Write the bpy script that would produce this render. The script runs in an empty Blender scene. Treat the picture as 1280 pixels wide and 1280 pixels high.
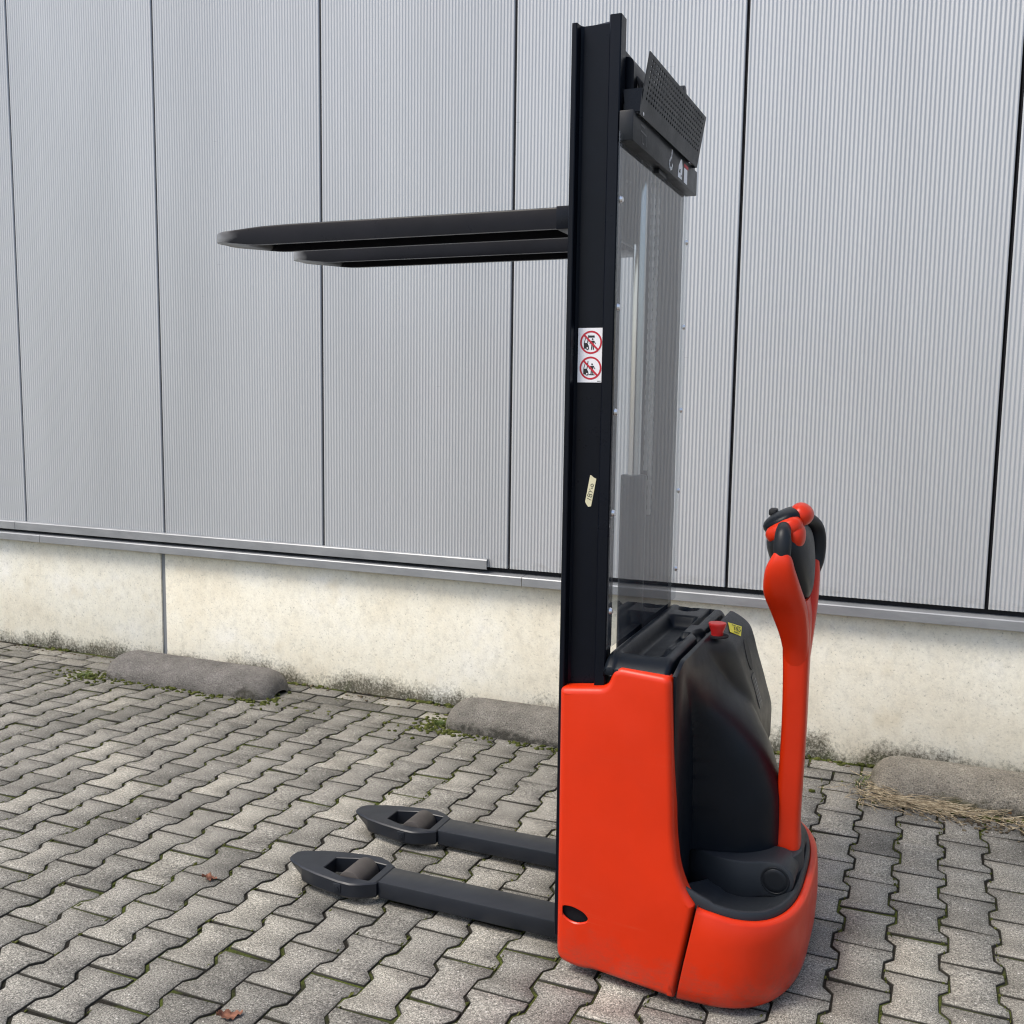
import bpy, bmesh, math, random
from mathutils import Vector, Matrix, noise

# ------------------------------------------------------------------ camera, sky, sun, exposure
scene = bpy.context.scene
COL = scene.collection
R = math.radians
F_PX, PITCH, ROLL, YAW, EYE = 1255.7, R(6.539), R(0.809), R(22.416), 1.45
FW = Vector((-math.sin(YAW)*math.cos(PITCH), math.cos(YAW)*math.cos(PITCH), -math.sin(PITCH)))
RT0 = Vector((math.cos(YAW), math.sin(YAW), 0)); UP0 = RT0.cross(FW)
RT = math.cos(ROLL)*RT0 + math.sin(ROLL)*UP0
UP = -math.sin(ROLL)*RT0 + math.cos(ROLL)*UP0
cam_data = bpy.data.cameras.new('camera')
cam = bpy.data.objects.new('camera', cam_data); COL.objects.link(cam)
cam_data.sensor_width = 36.0; cam_data.lens = 36.0*F_PX/1280.0
cam_data.clip_start = 0.05; cam_data.clip_end = 500
M = Matrix((RT, UP, -FW)).transposed().to_4x4(); M.translation = Vector((0, 0, EYE))
cam.matrix_world = M
scene.camera = cam

SUN_AZ, SUN_EL = R(-136.0), R(56.0)          # azimuth clockwise from +Y (the wall), from the left and a little behind
SUN_DIR = Vector((math.sin(SUN_AZ)*math.cos(SUN_EL), math.cos(SUN_AZ)*math.cos(SUN_EL), math.sin(SUN_EL)))
world = bpy.data.worlds.new('World'); scene.world = world; world.use_nodes = True
wt = world.node_tree; wt.nodes.clear()
sky = wt.nodes.new('ShaderNodeTexSky'); sky.sky_type = 'NISHITA'; sky.sun_disc = False
sky.sun_elevation = SUN_EL; sky.sun_rotation = SUN_AZ
sky.air_density = 1.0; sky.dust_density = 3.0; sky.ozone_density = 0.6
bg = wt.nodes.new('ShaderNodeBackground'); bg.inputs['Strength'].default_value = 0.15
wo = wt.nodes.new('ShaderNodeOutputWorld')
wt.links.new(sky.outputs[0], bg.inputs[0]); wt.links.new(bg.outputs[0], wo.inputs[0])
sd = bpy.data.lights.new('sun', 'SUN'); sd.energy = 1.7; sd.angle = R(20); sd.color = (1.0, 0.96, 0.89)
sun = bpy.data.objects.new('sun', sd); COL.objects.link(sun)
sun.rotation_euler = (-SUN_DIR).to_track_quat('-Z', 'Y').to_euler()
scene.view_settings.view_transform = 'Standard'; scene.view_settings.look = 'None'
scene.view_settings.gamma = 1.0; scene.view_settings.use_curve_mapping = False
scene.view_settings.exposure = 0.55
scene.cycles.filter_width = 1.15; scene.cycles.max_bounces = 8; scene.cycles.transparent_max_bounces = 12

rng = random.Random(7)

# ------------------------------------------------------------------ materials
def mat(name, base=(.5, .5, .5), rough=.5, metal=0.0, coat=0.0, spec=.5):
    m = bpy.data.materials.new(name); m.use_nodes = True
    b = m.node_tree.nodes['Principled BSDF']
    b.inputs['Base Color'].default_value = (*base, 1); b.inputs['Roughness'].default_value = rough
    b.inputs['Metallic'].default_value = metal; b.inputs['Coat Weight'].default_value = coat
    b.inputs['Specular IOR Level'].default_value = spec
    return m
class NT:
    def __init__(s, m): s.m = m; s.t = m.node_tree; s.b = s.t.nodes['Principled BSDF']
    def n(s, typ, **kw):
        x = s.t.nodes.new(typ)
        for k, v in kw.items():
            if k in x.inputs: x.inputs[k].default_value = v
            else: setattr(x, k, v)
        return x
    def l(s, a, b): s.t.links.new(a, b)
    def coord(s, scale=(1, 1, 1), kind='Object'):
        tc = s.n('ShaderNodeTexCoord'); mp = s.n('ShaderNodeMapping'); mp.inputs['Scale'].default_value = scale
        s.l(tc.outputs[kind], mp.inputs[0]); return mp.outputs[0]
    def world(s, scale=(1, 1, 1)):
        g = s.n('ShaderNodeNewGeometry'); mp = s.n('ShaderNodeMapping'); mp.inputs['Scale'].default_value = scale
        s.l(g.outputs['Position'], mp.inputs[0]); return mp.outputs[0]
    def noise(s, vec, scale, detail=4, rough=.55):
        x = s.n('ShaderNodeTexNoise', Scale=scale, Detail=detail, Roughness=rough); s.l(vec, x.inputs['Vector']); return x.outputs[0]
    def ramp(s, f, stops):
        x = s.n('ShaderNodeValToRGB'); e = x.color_ramp.elements
        while len(e) < len(stops): e.new(.5)
        for el, (p, c) in zip(e, stops):
            el.position = p; el.color = (*c, 1) if len(c) == 3 else c
        s.l(f, x.inputs[0]); return x.outputs[0]
    def mr(s, f, a, b, c, d):
        x = s.n('ShaderNodeMapRange'); 
        for i, v in enumerate((a, b, c, d)): x.inputs[i+1].default_value = v
        s.l(f, x.inputs[0]); return x.outputs[0]
    def math(s, op, a, b):
        x = s.n('ShaderNodeMath', operation=op)
        for i, v in enumerate((a, b)):
            if isinstance(v, (int, float)): x.inputs[i].default_value = v
            else: s.l(v, x.inputs[i])
        return x.outputs[0]
    def mix(s, f, a, b, mode='MIX'):
        x = s.n('ShaderNodeMix', data_type='RGBA', blend_type=mode)
        for i, v in ((0, f), (6, a), (7, b)):
            if isinstance(v, (int, float)): x.inputs[i].default_value = v
            elif isinstance(v, tuple): x.inputs[i].default_value = (*v, 1)
            else: s.l(v, x.inputs[i])
        return x.outputs[2]
    def base(s, c): s.l(c, s.b.inputs['Base Color'])
    def bump(s, h, strength=.3, dist=.01):
        x = s.n('ShaderNodeBump', Strength=strength, Distance=dist); s.l(h, x.inputs['Height']); s.l(x.outputs[0], s.b.inputs['Normal'])
G3 = lambda v: (v, v, v)

def paver_material(name, attr):
    m = mat(name, rough=.9, spec=.25); n = NT(m); p = n.world()
    if attr:
        a = n.n('ShaderNodeAttribute', attribute_name='tone'); rnd = a.outputs['Fac']
    else:
        a = n.n('ShaderNodeObjectInfo'); rnd = a.outputs['Random']
    tone = n.ramp(rnd, [(0, (.180, .172, .150)), (.2, (.229, .218, .190)), (.6, (.263, .25, .218)), (.85, (.296, .281, .242)), (1, (.345, .326, .276))])
    blot = n.noise(p, 7, 4, .6)
    c = n.mix(1.0, tone, n.ramp(blot, [(.3, G3(.74)), (.5, G3(1)), (.7, G3(1.12))]), 'MULTIPLY')
    # damp, algae-darkened stones along the foot of the wall
    sep = n.n('ShaderNodeSeparateXYZ'); n.l(p, sep.inputs[0])
    near_wall = n.math('MULTIPLY', n.mr(sep.outputs[1], 2.95, 3.75, 0, 1), n.mr(sep.outputs[0], -.6, -1.4, 0.25, 1))
    c = n.mix(n.math('MULTIPLY', near_wall, n.mr(n.noise(p, 4, 5, .65), .38, .62, .1, .85)), c, n.mix(1.0, c, (.6, .6, .585), 'MULTIPLY'))
    c = n.mix(1.0, c, n.ramp(n.noise(p, 1.1, 4, .6), [(.32, G3(.84)), (.5, G3(1)), (.68, G3(1.1))]), 'MULTIPLY')
    sp = n.noise(p, 260, 2, .8)
    c = n.mix(1.0, c, n.ramp(sp, [(.32, G3(.16)), (.44, G3(.76)), (.56, G3(1.08)), (.68, G3(2.1))]), 'MULTIPLY')
    sp2 = n.noise(p, 115, 4, .8)
    c = n.mix(1.0, c, n.ramp(sp2, [(.33, G3(.5)), (.5, G3(1)), (.67, G3(1.35))]), 'MULTIPLY')
    vor = n.n('ShaderNodeTexVoronoi', Scale=75.0); n.l(p, vor.inputs['Vector'])
    chip = n.math('MULTIPLY', n.mr(vor.outputs['Distance'], .12, .2, 1, 0), n.math('GREATER_THAN', n.noise(p, 33, 1), .62))
    c = n.mix(chip, c, (.62, .6, .56))
    # sides and arrises coloured dark so the joints read as dark lines
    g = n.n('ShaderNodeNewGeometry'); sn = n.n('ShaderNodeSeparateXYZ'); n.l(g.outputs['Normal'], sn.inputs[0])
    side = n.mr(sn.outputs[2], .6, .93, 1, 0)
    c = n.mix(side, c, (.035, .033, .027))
    n.base(c)
    n.bump(n.math('ADD', n.math('MULTIPLY', sp, 1.0), n.math('MULTIPLY', sp2, .8)), .55, .0025)
    return m
M_PAVER = paver_material('paver_concrete', False); M_PAVER_S = paver_material('paver_concrete_field', True)

M_BED = mat('joint_sand', rough=1, spec=.1); n = NT(M_BED); p = n.world()
mo = n.noise(p, 3.2, 5, .65)
n.base(n.mix(n.mr(mo, .47, .6, 0, 1), n.ramp(n.noise(p, 160, 3), [(.3, (.012, .011, .009)), (.7, (.034, .031, .025))]), n.ramp(n.noise(p, 220, 3), [(.3, (.035, .05, .01)), (.7, (.11, .13, .03))])))
n.bump(n.noise(p, 200, 3), .8, .004)

M_GROUND = mat('open_ground', (.27, .26, .25), .95, spec=.2); n = NT(M_GROUND)
n.base(n.ramp(n.noise(n.world(), 2.5, 6), [(.3, (.22, .215, .2)), (.7, (.31, .3, .285))]))

M_CLAD = mat('silver_cladding', (.5, .515, .535), .42, .25); n = NT(M_CLAD); p = n.world()
c = n.ramp(n.noise(n.world((1.2, 1, .25)), 1.6, 4), [(.3, (.455, .467, .472)), (.7, (.515, .527, .532))])
sep = n.n('ShaderNodeSeparateXYZ'); n.l(p, sep.inputs[0])
low = n.mr(sep.outputs[2], .665, .74, 1, 0)
grime = n.math('MULTIPLY', low, n.mr(n.noise(n.world((1, 1, 2.2)), 14, 5, .7), .45, .7, 0, .75))
oi = n.n('ShaderNodeObjectInfo'); c = n.mix(1.0, c, n.ramp(oi.outputs['Random'], [(0, G3(.96)), (1, G3(1.03))]), 'MULTIPLY')
c = n.mix(grime, c, (.3, .29, .27))
sc = n.math('MULTIPLY', n.mr(n.noise(n.world((9, 1, 160)), 1.0, 2, .6), .72, .76, 0, 1), n.math('GREATER_THAN', n.noise(p, 1.7, 2), .6))
c = n.mix(n.math('MULTIPLY', sc, .45), c, (.22, .22, .23))
n.base(c)
M_SILL = mat('sill_sheet', (.43, .445, .46), .38, .35); n = NT(M_SILL); p = n.world()
c = n.ramp(n.noise(n.world((1, 1, 3)), 5, 5, .65), [(.3, (.25, .26, .268)), (.55, (.31, .32, .328)), (.8, (.36, .37, .375))])
c = n.mix(n.mr(n.noise(n.world((2.2, 1, 6)), 3.1, 4, .7), .62, .78, 0, .6), c, (.2, .2, .2)); n.base(c)
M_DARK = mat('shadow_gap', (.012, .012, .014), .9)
M_RUBBER_SHADE = mat('black_rubber_and_hole_shade', (.008, .008, .01), .8, spec=.2)  # joint rubber, and the black painted in for shade behind the panel hole
M_SEAL = mat('grey_sealant', (.2, .21, .22), .7)

M_CONC = mat('cream_concrete', rough=.92, spec=.2); n = NT(M_CONC); p = n.world()
sep = n.n('ShaderNodeSeparateXYZ'); n.l(p, sep.inputs[0])
c = n.ramp(n.noise(p, 2.1, 6, .62), [(.28, (.71, .65, .51)), (.42, (.79, .74, .60)), (.55, (.825, .79, .665)), (.7, (.85, .83, .75))])
pores = n.noise(p, 95, 3, .7)
c = n.mix(1.0, c, n.ramp(pores, [(.29, G3(.6)), (.39, G3(.95)), (.6, G3(1)), (.75, G3(1.1))]), 'MULTIPLY')
fine = n.noise(n.world((1, 1, .8)), 26, 5, .75)
c = n.mix(1.0, c, n.ramp(fine, [(.32, G3(.86)), (.5, G3(1)), (.68, G3(1.04))]), 'MULTIPLY')
yel = n.mr(n.noise(p, 4.3, 3), .58, .75, 0, .4); c = n.mix(yel, c, (.6, .51, .34))
drip = n.math('MULTIPLY', n.mr(n.noise(n.world((22, 1, .7)), 1.0, 3, .6), .6, .74, 0, .35), n.mr(sep.outputs[2], .3, .62, 0.1, 1))
drip = n.math('MULTIPLY', drip, n.mr(n.noise(p, 1.3, 2), .45, .6, 0, 1))
c = n.mix(drip, c, (.45, .37, .25))
# algae and splash dirt at the foot, speckled at its upper limit
h = n.math('ADD', n.mr(n.noise(n.world((1, 1, .8)), 2.6, 5, .6), .36, .66, .01, .125), n.mr(n.noise(n.world((1, 1, .9)), 85, 4, .75), .25, .75, -.05, .05))
alg = n.mr(n.math('SUBTRACT', h, sep.outputs[2]), -.03, .045, 0, 1)
alg = n.math('MULTIPLY', alg, n.mr(n.noise(p, 110, 3, .75), .32, .5, .45, 1))
ac = n.ramp(n.noise(p, 9, 4), [(.35, (.13, .115, .08)), (.55, (.07, .066, .046)), (.7, (.06, .068, .028))])
c = n.mix(n.math('MULTIPLY', alg, .95), c, ac)
n.base(c); n.bump(n.math('ADD', pores, fine), .35, .003)

def stop_material(name, seed, dark, algae=(.06, .065, .02), top=.015):
    m = mat(name, rough=.95, spec=.15); n = NT(m)
    tc = n.n('ShaderNodeTexCoord'); mp = n.n('ShaderNodeMapping'); mp.inputs['Location'].default_value = (seed, seed*2, 0); n.l(tc.outputs['Object'], mp.inputs[0]); p = mp.outputs[0]
    so = n.n('ShaderNodeSeparateXYZ'); n.l(tc.outputs['Object'], so.inputs[0])
    c = n.ramp(n.noise(p, 9, 5, .65), [(.3, tuple(x*.72 for x in dark)), (.5, dark), (.72, tuple(x*1.3 for x in dark))])
    sp = n.noise(p, 190, 3, .75)
    c = n.mix(1.0, c, n.ramp(sp, [(.32, G3(.3)), (.45, G3(.88)), (.57, G3(1.08)), (.7, G3(1.8))]), 'MULTIPLY')
    lim = n.math('ADD', n.mr(n.noise(p, 6, 4), .35, .65, -.03, .07), top)
    a = n.math('MULTIPLY', n.mr(n.math('SUBTRACT', lim, so.outputs[2]), -.015, .02, 0, 1), n.mr(n.noise(p, 40, 3), .35, .55, .4, 1))
    c = n.mix(n.math('MULTIPLY', a, .8), c, n.ramp(n.noise(p, 5, 2), [(.4, (.045, .043, .035)), (.6, algae)]))
    n.base(c); n.bump(n.math('ADD', sp, n.noise(p, 60, 4)), 1.0, .012)
    return m

def painted(name, base, rough, coat=0.0, var=.12, bump=0.0, bscale=300, scratches=0.0, spec=.5):
    m = mat(name, base, rough, coat=coat, spec=spec); n = NT(m); p = n.coord()
    f = n.noise(p, 6, 5, .6)
    lo = tuple(x*(1-var) for x in base); hi = tuple(min(1, x*(1+var)) for x in base)
    c = n.ramp(f, [(.3, lo), (.7, hi)])
    if scratches:
        s = n.mr(n.noise(n.coord((3, 3, 120)), 1.3, 3, .7), .7, .76, 0, scratches)
        c = n.mix(n.math('MULTIPLY', s, n.mr(n.noise(p, 5, 2), .5, .65, 0, 1)), c, tuple(min(1, x*1.6+.03) for x in base))
    n.base(c)
    r = n.mr(n.noise(p, 13, 5, .7), .3, .7, rough*.85, min(1, rough*1.2)); n.l(r, n.b.inputs['Roughness'])
    if bump: n.bump(n.noise(p, bscale, 2), bump, .001)
    return m
M_ORANGE = painted('orange_paint', (.60, .027, .0028), .33, .0, .05, .05, 400, .15, .33)
M_ORANGE_P = painted('orange_plastic', (.60, .027, .0035), .32, .0, .05, .06, 500, .0, .33)
for mm in (M_ORANGE, M_ORANGE_P):
    n = NT(mm); sx = n.n('ShaderNodeSeparateXYZ'); n.l(n.world(), sx.inputs[0])
    old = n.b.inputs['Base Color'].links[0].from_socket
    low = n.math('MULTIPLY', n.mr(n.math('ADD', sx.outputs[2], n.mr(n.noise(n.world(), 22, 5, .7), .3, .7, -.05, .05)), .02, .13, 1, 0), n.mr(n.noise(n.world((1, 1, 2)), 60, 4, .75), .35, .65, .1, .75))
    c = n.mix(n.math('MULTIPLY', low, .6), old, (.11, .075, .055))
    rub = n.math('MULTIPLY', n.mr(n.noise(n.world((2, 2, 130)), 1.2, 3, .65), .6, .7, 0, 1), n.mr(n.noise(n.world(), 4, 4, .6), .5, .66, 0, .16))
    n.base(n.mix(rub, c, (.55, .16, .09)))
    n.bump(n.math('ADD', n.noise(n.world((6, 6, 260)), 1.0, 3, .7), n.noise(n.world(), 35, 2)), .05, .002)
M_RED = painted('red_plastic', (.6, .02, .018), .38, .1, .05)
M_STEEL = painted('charcoal_painted_steel', (.012, .0145, .020), .38, .0, .15, .05, 500, .5, .38)
M_MAST = painted('black_mast_steel', (.0035, .005, .009), .3, .0, .2, .03, 500, .4, .16)
M_FORK = painted('worn_black_fork', (.007, .007, .009), .3, .0, .3, .08, 300, 1.0, .13)
M_PLAST = painted('black_grained_plastic', (.005, .0075, .0115), .36, .0, .12, .2, 900, .0, .2)
M_PLAST2 = painted('smooth_black_plastic', (.009, .011, .014), .4, .0, .12, .2, 900, .2, .28)
M_DECK = painted('deck_plastic', (.02, .024, .029), .5, .0, .12, .3, 900, .2, .35)
n = NT(M_FORK); sx = n.n('ShaderNodeSeparateXYZ'); n.l(n.world(), sx.inputs[0])
wear_glint = n.math('MULTIPLY', n.mr(n.math('ADD', sx.outputs[0], n.mr(n.noise(n.world((4, 1, 8)), 3, 2, .5), .3, .7, -.02, .02)), -1.925, -1.83, 1, 0), .75)  # worn bare tip, with its bright glint painted into the colour
old = n.b.inputs['Base Color'].links[0].from_socket
n.base(n.mix(wear_glint, old, (.5, .5, .49))); n.l(n.math('MULTIPLY', wear_glint, .8), n.b.inputs['Metallic'])
M_RUB = painted('black_rubber', (.012, .012, .012), .6)
M_ROLL = painted('worn_roller_tyre', (.055, .047, .042), .6, 0, .25, .4, 250)
M_CHROME = mat('chrome', (.62, .61, .6), .2, 1.0)
M_ZINC = mat('zinc_bolt', (.75, .76, .78), .3, 1.0)
M_GREASE = mat('greasy_chain_steel', (.3, .3, .3), .35, .8)
M_BLACK = mat('print_black', (.012, .012, .012), .6)
M_WHITE = mat('print_white', (.82, .82, .84), .5)
M_PRED = mat('print_red', (.5, .012, .03), .5)
M_YELLOW = mat('print_yellow', (.8, .72, .04), .5)
M_TAPE = painted('masking_tape', (.66, .62, .42), .8, 0, .12)
M_CYAN = mat('print_pale', (.55, .62, .62), .5)
M_GREYP = mat('print_grey', (.16, .165, .17), .5)

M_GLASS = bpy.data.materials.new('clear_screen'); M_GLASS.use_nodes = True
t = M_GLASS.node_tree; t.nodes.clear()
o = t.nodes.new('ShaderNodeOutputMaterial'); mx = t.nodes.new('ShaderNodeMixShader'); tr = t.nodes.new('ShaderNodeBsdfTransparent'); gl = t.nodes.new('ShaderNodeBsdfGlossy')
fr = t.nodes.new('ShaderNodeFresnel'); fr.inputs['IOR'].default_value = 1.49; ge = t.nodes.new('ShaderNodeNewGeometry')
sub = t.nodes.new('ShaderNodeMath'); sub.operation = 'SUBTRACT'; sub.inputs[0].default_value = 1.0
mul = t.nodes.new('ShaderNodeMath'); mul.operation = 'MULTIPLY'; mul2 = t.nodes.new('ShaderNodeMath'); mul2.operation = 'MULTIPLY'; mul2.inputs[1].default_value = 1.35; mul2.use_clamp = True
t.links.new(ge.outputs['Backfacing'], sub.inputs[1]); t.links.new(fr.outputs[0], mul2.inputs[0]); t.links.new(mul2.outputs[0], mul.inputs[0]); t.links.new(sub.outputs[0], mul.inputs[1])
tr.inputs[0].default_value = (.9, .92, .93, 1)
gl.inputs['Roughness'].default_value = .03
nz = t.nodes.new('ShaderNodeTexNoise'); nz.inputs['Scale'].default_value = 2.2; tcx = t.nodes.new('ShaderNodeTexCoord'); t.links.new(tcx.outputs['Object'], nz.inputs['Vector'])
bp = t.nodes.new('ShaderNodeBump'); bp.inputs['Strength'].default_value = .012; bp.inputs['Distance'].default_value = .05; t.links.new(nz.outputs[0], bp.inputs['Height']); t.links.new(bp.outputs[0], gl.inputs['Normal'])
t.links.new(mul.outputs[0], mx.inputs[0]); t.links.new(tr.outputs[0], mx.inputs[1]); t.links.new(gl.outputs[0], mx.inputs[2])
df = t.nodes.new('ShaderNodeBsdfDiffuse'); df.inputs[0].default_value = (.7, .72, .74, 1); hz = t.nodes.new('ShaderNodeMixShader')
mp = t.nodes.new('ShaderNodeMapping'); mp.inputs['Scale'].default_value = (1, 26, 2.2); t.links.new(tcx.outputs['Object'], mp.inputs[0])
sc_ = t.nodes.new('ShaderNodeTexNoise'); sc_.inputs['Scale'].default_value = 3.0; sc_.inputs['Detail'].default_value = 6; sc_.inputs['Roughness'].default_value = .75; t.links.new(mp.outputs[0], sc_.inputs['Vector'])
mr_ = t.nodes.new('ShaderNodeMapRange'); mr_.inputs[1].default_value = .60; mr_.inputs[2].default_value = .74; mr_.inputs[3].default_value = .025; mr_.inputs[4].default_value = .35; t.links.new(sc_.outputs[0], mr_.inputs[0])
mz = t.nodes.new('ShaderNodeMath'); mz.operation = 'MULTIPLY'; t.links.new(mr_.outputs[0], mz.inputs[0]); t.links.new(sub.outputs[0], mz.inputs[1])
t.links.new(mz.outputs[0], hz.inputs[0]); t.links.new(mx.outputs[0], hz.inputs[1]); t.links.new(df.outputs[0], hz.inputs[2]); t.links.new(hz.outputs[0], o.inputs[0])

M_MOSS = mat('moss', rough=1, spec=.1); n = NT(M_MOSS); n.base(n.ramp(n.noise(n.world(), 60, 3), [(.3, (.025, .032, .009)), (.5, (.06, .07, .018)), (.7, (.125, .13, .038))]))
M_GRASS = mat('green_blade', rough=.7); n = NT(M_GRASS); n.base(n.ramp(n.noise(n.world(), 30, 2), [(.3, (.05, .09, .015)), (.7, (.17, .21, .05))]))
M_STRAW = mat('dry_straw', rough=.8); n = NT(M_STRAW); n.base(n.ramp(n.noise(n.world(), 70, 2), [(.3, (.11, .08, .045)), (.5, (.30, .235, .14)), (.7, (.58, .5, .34))]))
M_LEAF = mat('brown_leaf', rough=.75); n = NT(M_LEAF); n.base(n.ramp(n.noise(n.world(), 70, 4), [(.35, (.1, .035, .02)), (.65, (.3, .13, .075))]))
M_LEAF2 = mat('tan_leaf', rough=.75); n = NT(M_LEAF2); n.base(n.ramp(n.noise(n.world(), 70, 4), [(.35, (.35, .16, .06)), (.65, (.62, .36, .16))]))

# ------------------------------------------------------------------ object helpers
def props(o, label=None, cat=None, group=None, kind=None):
    if label: o['label'] = label
    if cat: o['category'] = cat
    if group: o['group'] = group
    if kind: o['kind'] = kind
    return o
def empty(name, loc, **kw):
    o = bpy.data.objects.new(name, None); COL.objects.link(o); o.location = loc; o.empty_display_size = .1
    return props(o, **kw)
def link(name, mesh, parent=None, **kw):
    o = bpy.data.objects.new(name, mesh); COL.objects.link(o)
    if parent:
        o.parent = parent
        w = Vector()
        q = parent
        while q: w += q.location; q = q.parent
        o.location = -w                      # all meshes are written in world coordinates
    return props(o, **kw)
def finish(bm, name, mats, angle=35, recalc=True):
    if recalc: bmesh.ops.recalc_face_normals(bm, faces=bm.faces)
    ca = math.radians(angle)
    for f in bm.faces: f.smooth = True
    for e in bm.edges:
        e.smooth = not (len(e.link_faces) == 2 and e.calc_face_angle(0) > ca)
    me = bpy.data.meshes.new(name); bm.to_mesh(me); bm.free()
    for m in (mats if isinstance(mats, (list, tuple)) else [mats]): me.materials.append(m)
    return me
def part(name, bm, mats, parent, angle=35, recalc=True, **kw):
    return link(name, finish(bm, name, mats, angle, recalc), parent, **kw)
def new(): return bmesh.new()
def box(bm, x0, x1, y0, y1, z0, z1, bev=0.0, seg=2, mi=0):
    r = bmesh.ops.create_cube(bm, size=1.0)
    vs = r['verts']
    for v in vs:
        v.co = Vector((x0 if v.co.x < 0 else x1, y0 if v.co.y < 0 else y1, z0 if v.co.z < 0 else z1))
    fs = {f for v in vs for f in v.link_faces}
    for f in fs: f.material_index = mi
    if bev:
        es = {e for v in vs for e in v.link_edges}
        rr = bmesh.ops.bevel(bm, geom=list(es), offset=bev, segments=seg, profile=.5, affect='EDGES')
        for f in rr['faces']: f.material_index = mi
    return vs
def loft(bm, rings, closed=True, cap0=True, cap1=True, mi=0):
    vr = [[bm.verts.new(p) for p in r] for r in rings]
    k = len(vr[0])
    for a, b in zip(vr, vr[1:]):
        for i in range(k if closed else k-1):
            j = (i+1) % k
            f = bm.faces.new((a[i], a[j], b[j], b[i])); f.material_index = mi
    if cap0: bm.faces.new(vr[0][::-1]).material_index = mi
    if cap1: bm.faces.new(vr[-1]).material_index = mi
    return vr
def cyl(bm, p0, p1, r0, r1=None, n=20, mi=0, cap=True, bev=0.0):
    p0, p1 = Vector(p0), Vector(p1); r1 = r0 if r1 is None else r1
    d = (p1-p0).normalized(); a = d.orthogonal().normalized(); b = d.cross(a)
    ring = lambda c, r: [c+(a*math.cos(2*math.pi*i/n)+b*math.sin(2*math.pi*i/n))*r for i in range(n)]
    if bev:
        rings = [ring(p0, r0-bev), ring(p0+d*bev*.3, r0-bev*.3), ring(p0+d*bev, r0), ring(p1-d*bev, r1), ring(p1-d*bev*.3, r1-bev*.3), ring(p1, r1-bev)]
    else: rings = [ring(p0, r0), ring(p1, r1)]
    loft(bm, rings, True, cap, cap, mi)
def tube(bm, pts, r, n=8, mi=0):
    pts = [Vector(p) for p in pts]; rings = []
    for i, q in enumerate(pts):
        d = (pts[min(i+1, len(pts)-1)]-pts[max(i-1, 0)]).normalized()
        a = d.cross(Vector((.13, .97, .2))).normalized(); b = d.cross(a)
        rr = r[i] if isinstance(r, (list, tuple)) else r
        rings.append([q+(a*math.cos(2*math.pi*k/n)+b*math.sin(2*math.pi*k/n))*rr for k in range(n)])
    loft(bm, rings, True, True, True, mi)
def sphere(bm, c, rad, rot=None, u=20, v=12, power=1.0, mi=0):
    r = bmesh.ops.create_uvsphere(bm, u_segments=u, v_segments=v, radius=1.0)
    for w in r['verts']:
        co = w.co.copy()
        if power != 1.0: co = Vector([math.copysign(abs(x)**power, x) for x in co])
        co = Vector((co.x*rad[0], co.y*rad[1], co.z*rad[2]))
        if rot: co = rot @ co
        w.co = co + Vector(c)
    for f in {f for w in r['verts'] for f in w.link_faces}: f.material_index = mi
def round_poly(pts, radii, seg=6):
    out = []; n = len(pts)
    for i in range(n):
        p = Vector(pts[i]); r = radii[i] if isinstance(radii, (list, tuple)) else radii
        a = Vector(pts[i-1])-p; b = Vector(pts[(i+1) % n])-p
        if r <= 0: out.append(p); continue
        r = min(r, a.length*.48, b.length*.48)
        q0 = p+a.normalized()*r; q1 = p+b.normalized()*r
        for k in range(seg+1):
            t = k/seg; out.append((1-t)**2*q0+2*t*(1-t)*p+t*t*q1)
    return out
def dense(pts, step):
    out = []
    for i in range(len(pts)):
        a, b = Vector(pts[i]), Vector(pts[(i+1) % len(pts)]); k = max(1, int((b-a).length/step))
        out += [a+(b-a)*j/k for j in range(k)]
    return out
def inset(pts, d):
    n = len(pts); out = []
    area = sum(pts[i][0]*pts[(i+1) % n][1]-pts[(i+1) % n][0]*pts[i][1] for i in range(n))
    s = 1 if area > 0 else -1
    for i in range(n):
        e0 = (Vector(pts[i])-Vector(pts[i-1])); e1 = (Vector(pts[(i+1) % n])-Vector(pts[i]))
        e0 = e0.normalized() if e0.length else e1.normalized(); e1 = e1.normalized() if e1.length else e0
        n0 = Vector((-e0.y, e0.x))*s; n1 = Vector((-e1.y, e1.x))*s
        m = (n0+n1); m = m/max(.6, m.dot(n0)) if m.length > 1e-6 else n0
        out.append(Vector(pts[i])+m*d)
    return out
def interp(tab, x):
    tab = sorted(tab)
    if x <= tab[0][0]: return tab[0][1]
    for (a, b), (c, d) in zip(tab, tab[1:]):
        if x <= c: return b+(d-b)*(x-a)/(c-a)
    return tab[-1][1]
def cubic(tab, x):                            # smooth curve through the table's points
    n_ = len(tab)
    if x <= tab[0][0]: return tab[0][1]
    if x >= tab[-1][0]: return tab[-1][1]
    i = max(k for k in range(n_-1) if tab[k][0] <= x)
    sl = [(tab[k+1][1]-tab[k][1])/(tab[k+1][0]-tab[k][0]) for k in range(n_-1)]
    def m_(k):
        if k == 0: return sl[0]
        if k == n_-1: return sl[-1]
        return 0 if sl[k-1]*sl[k] <= 0 else 2*sl[k-1]*sl[k]/(sl[k-1]+sl[k])
    h = tab[i+1][0]-tab[i][0]; t = (x-tab[i][0])/h
    return ((2*t**3-3*t*t+1)*tab[i][1]+(t**3-2*t*t+t)*h*m_(i)+(-2*t**3+3*t*t)*tab[i+1][1]+(t**3-t*t)*h*m_(i+1))
def smooth(a, b, x):
    t = max(0, min(1, (x-a)/(b-a))); return t*t*(3-2*t)
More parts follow.
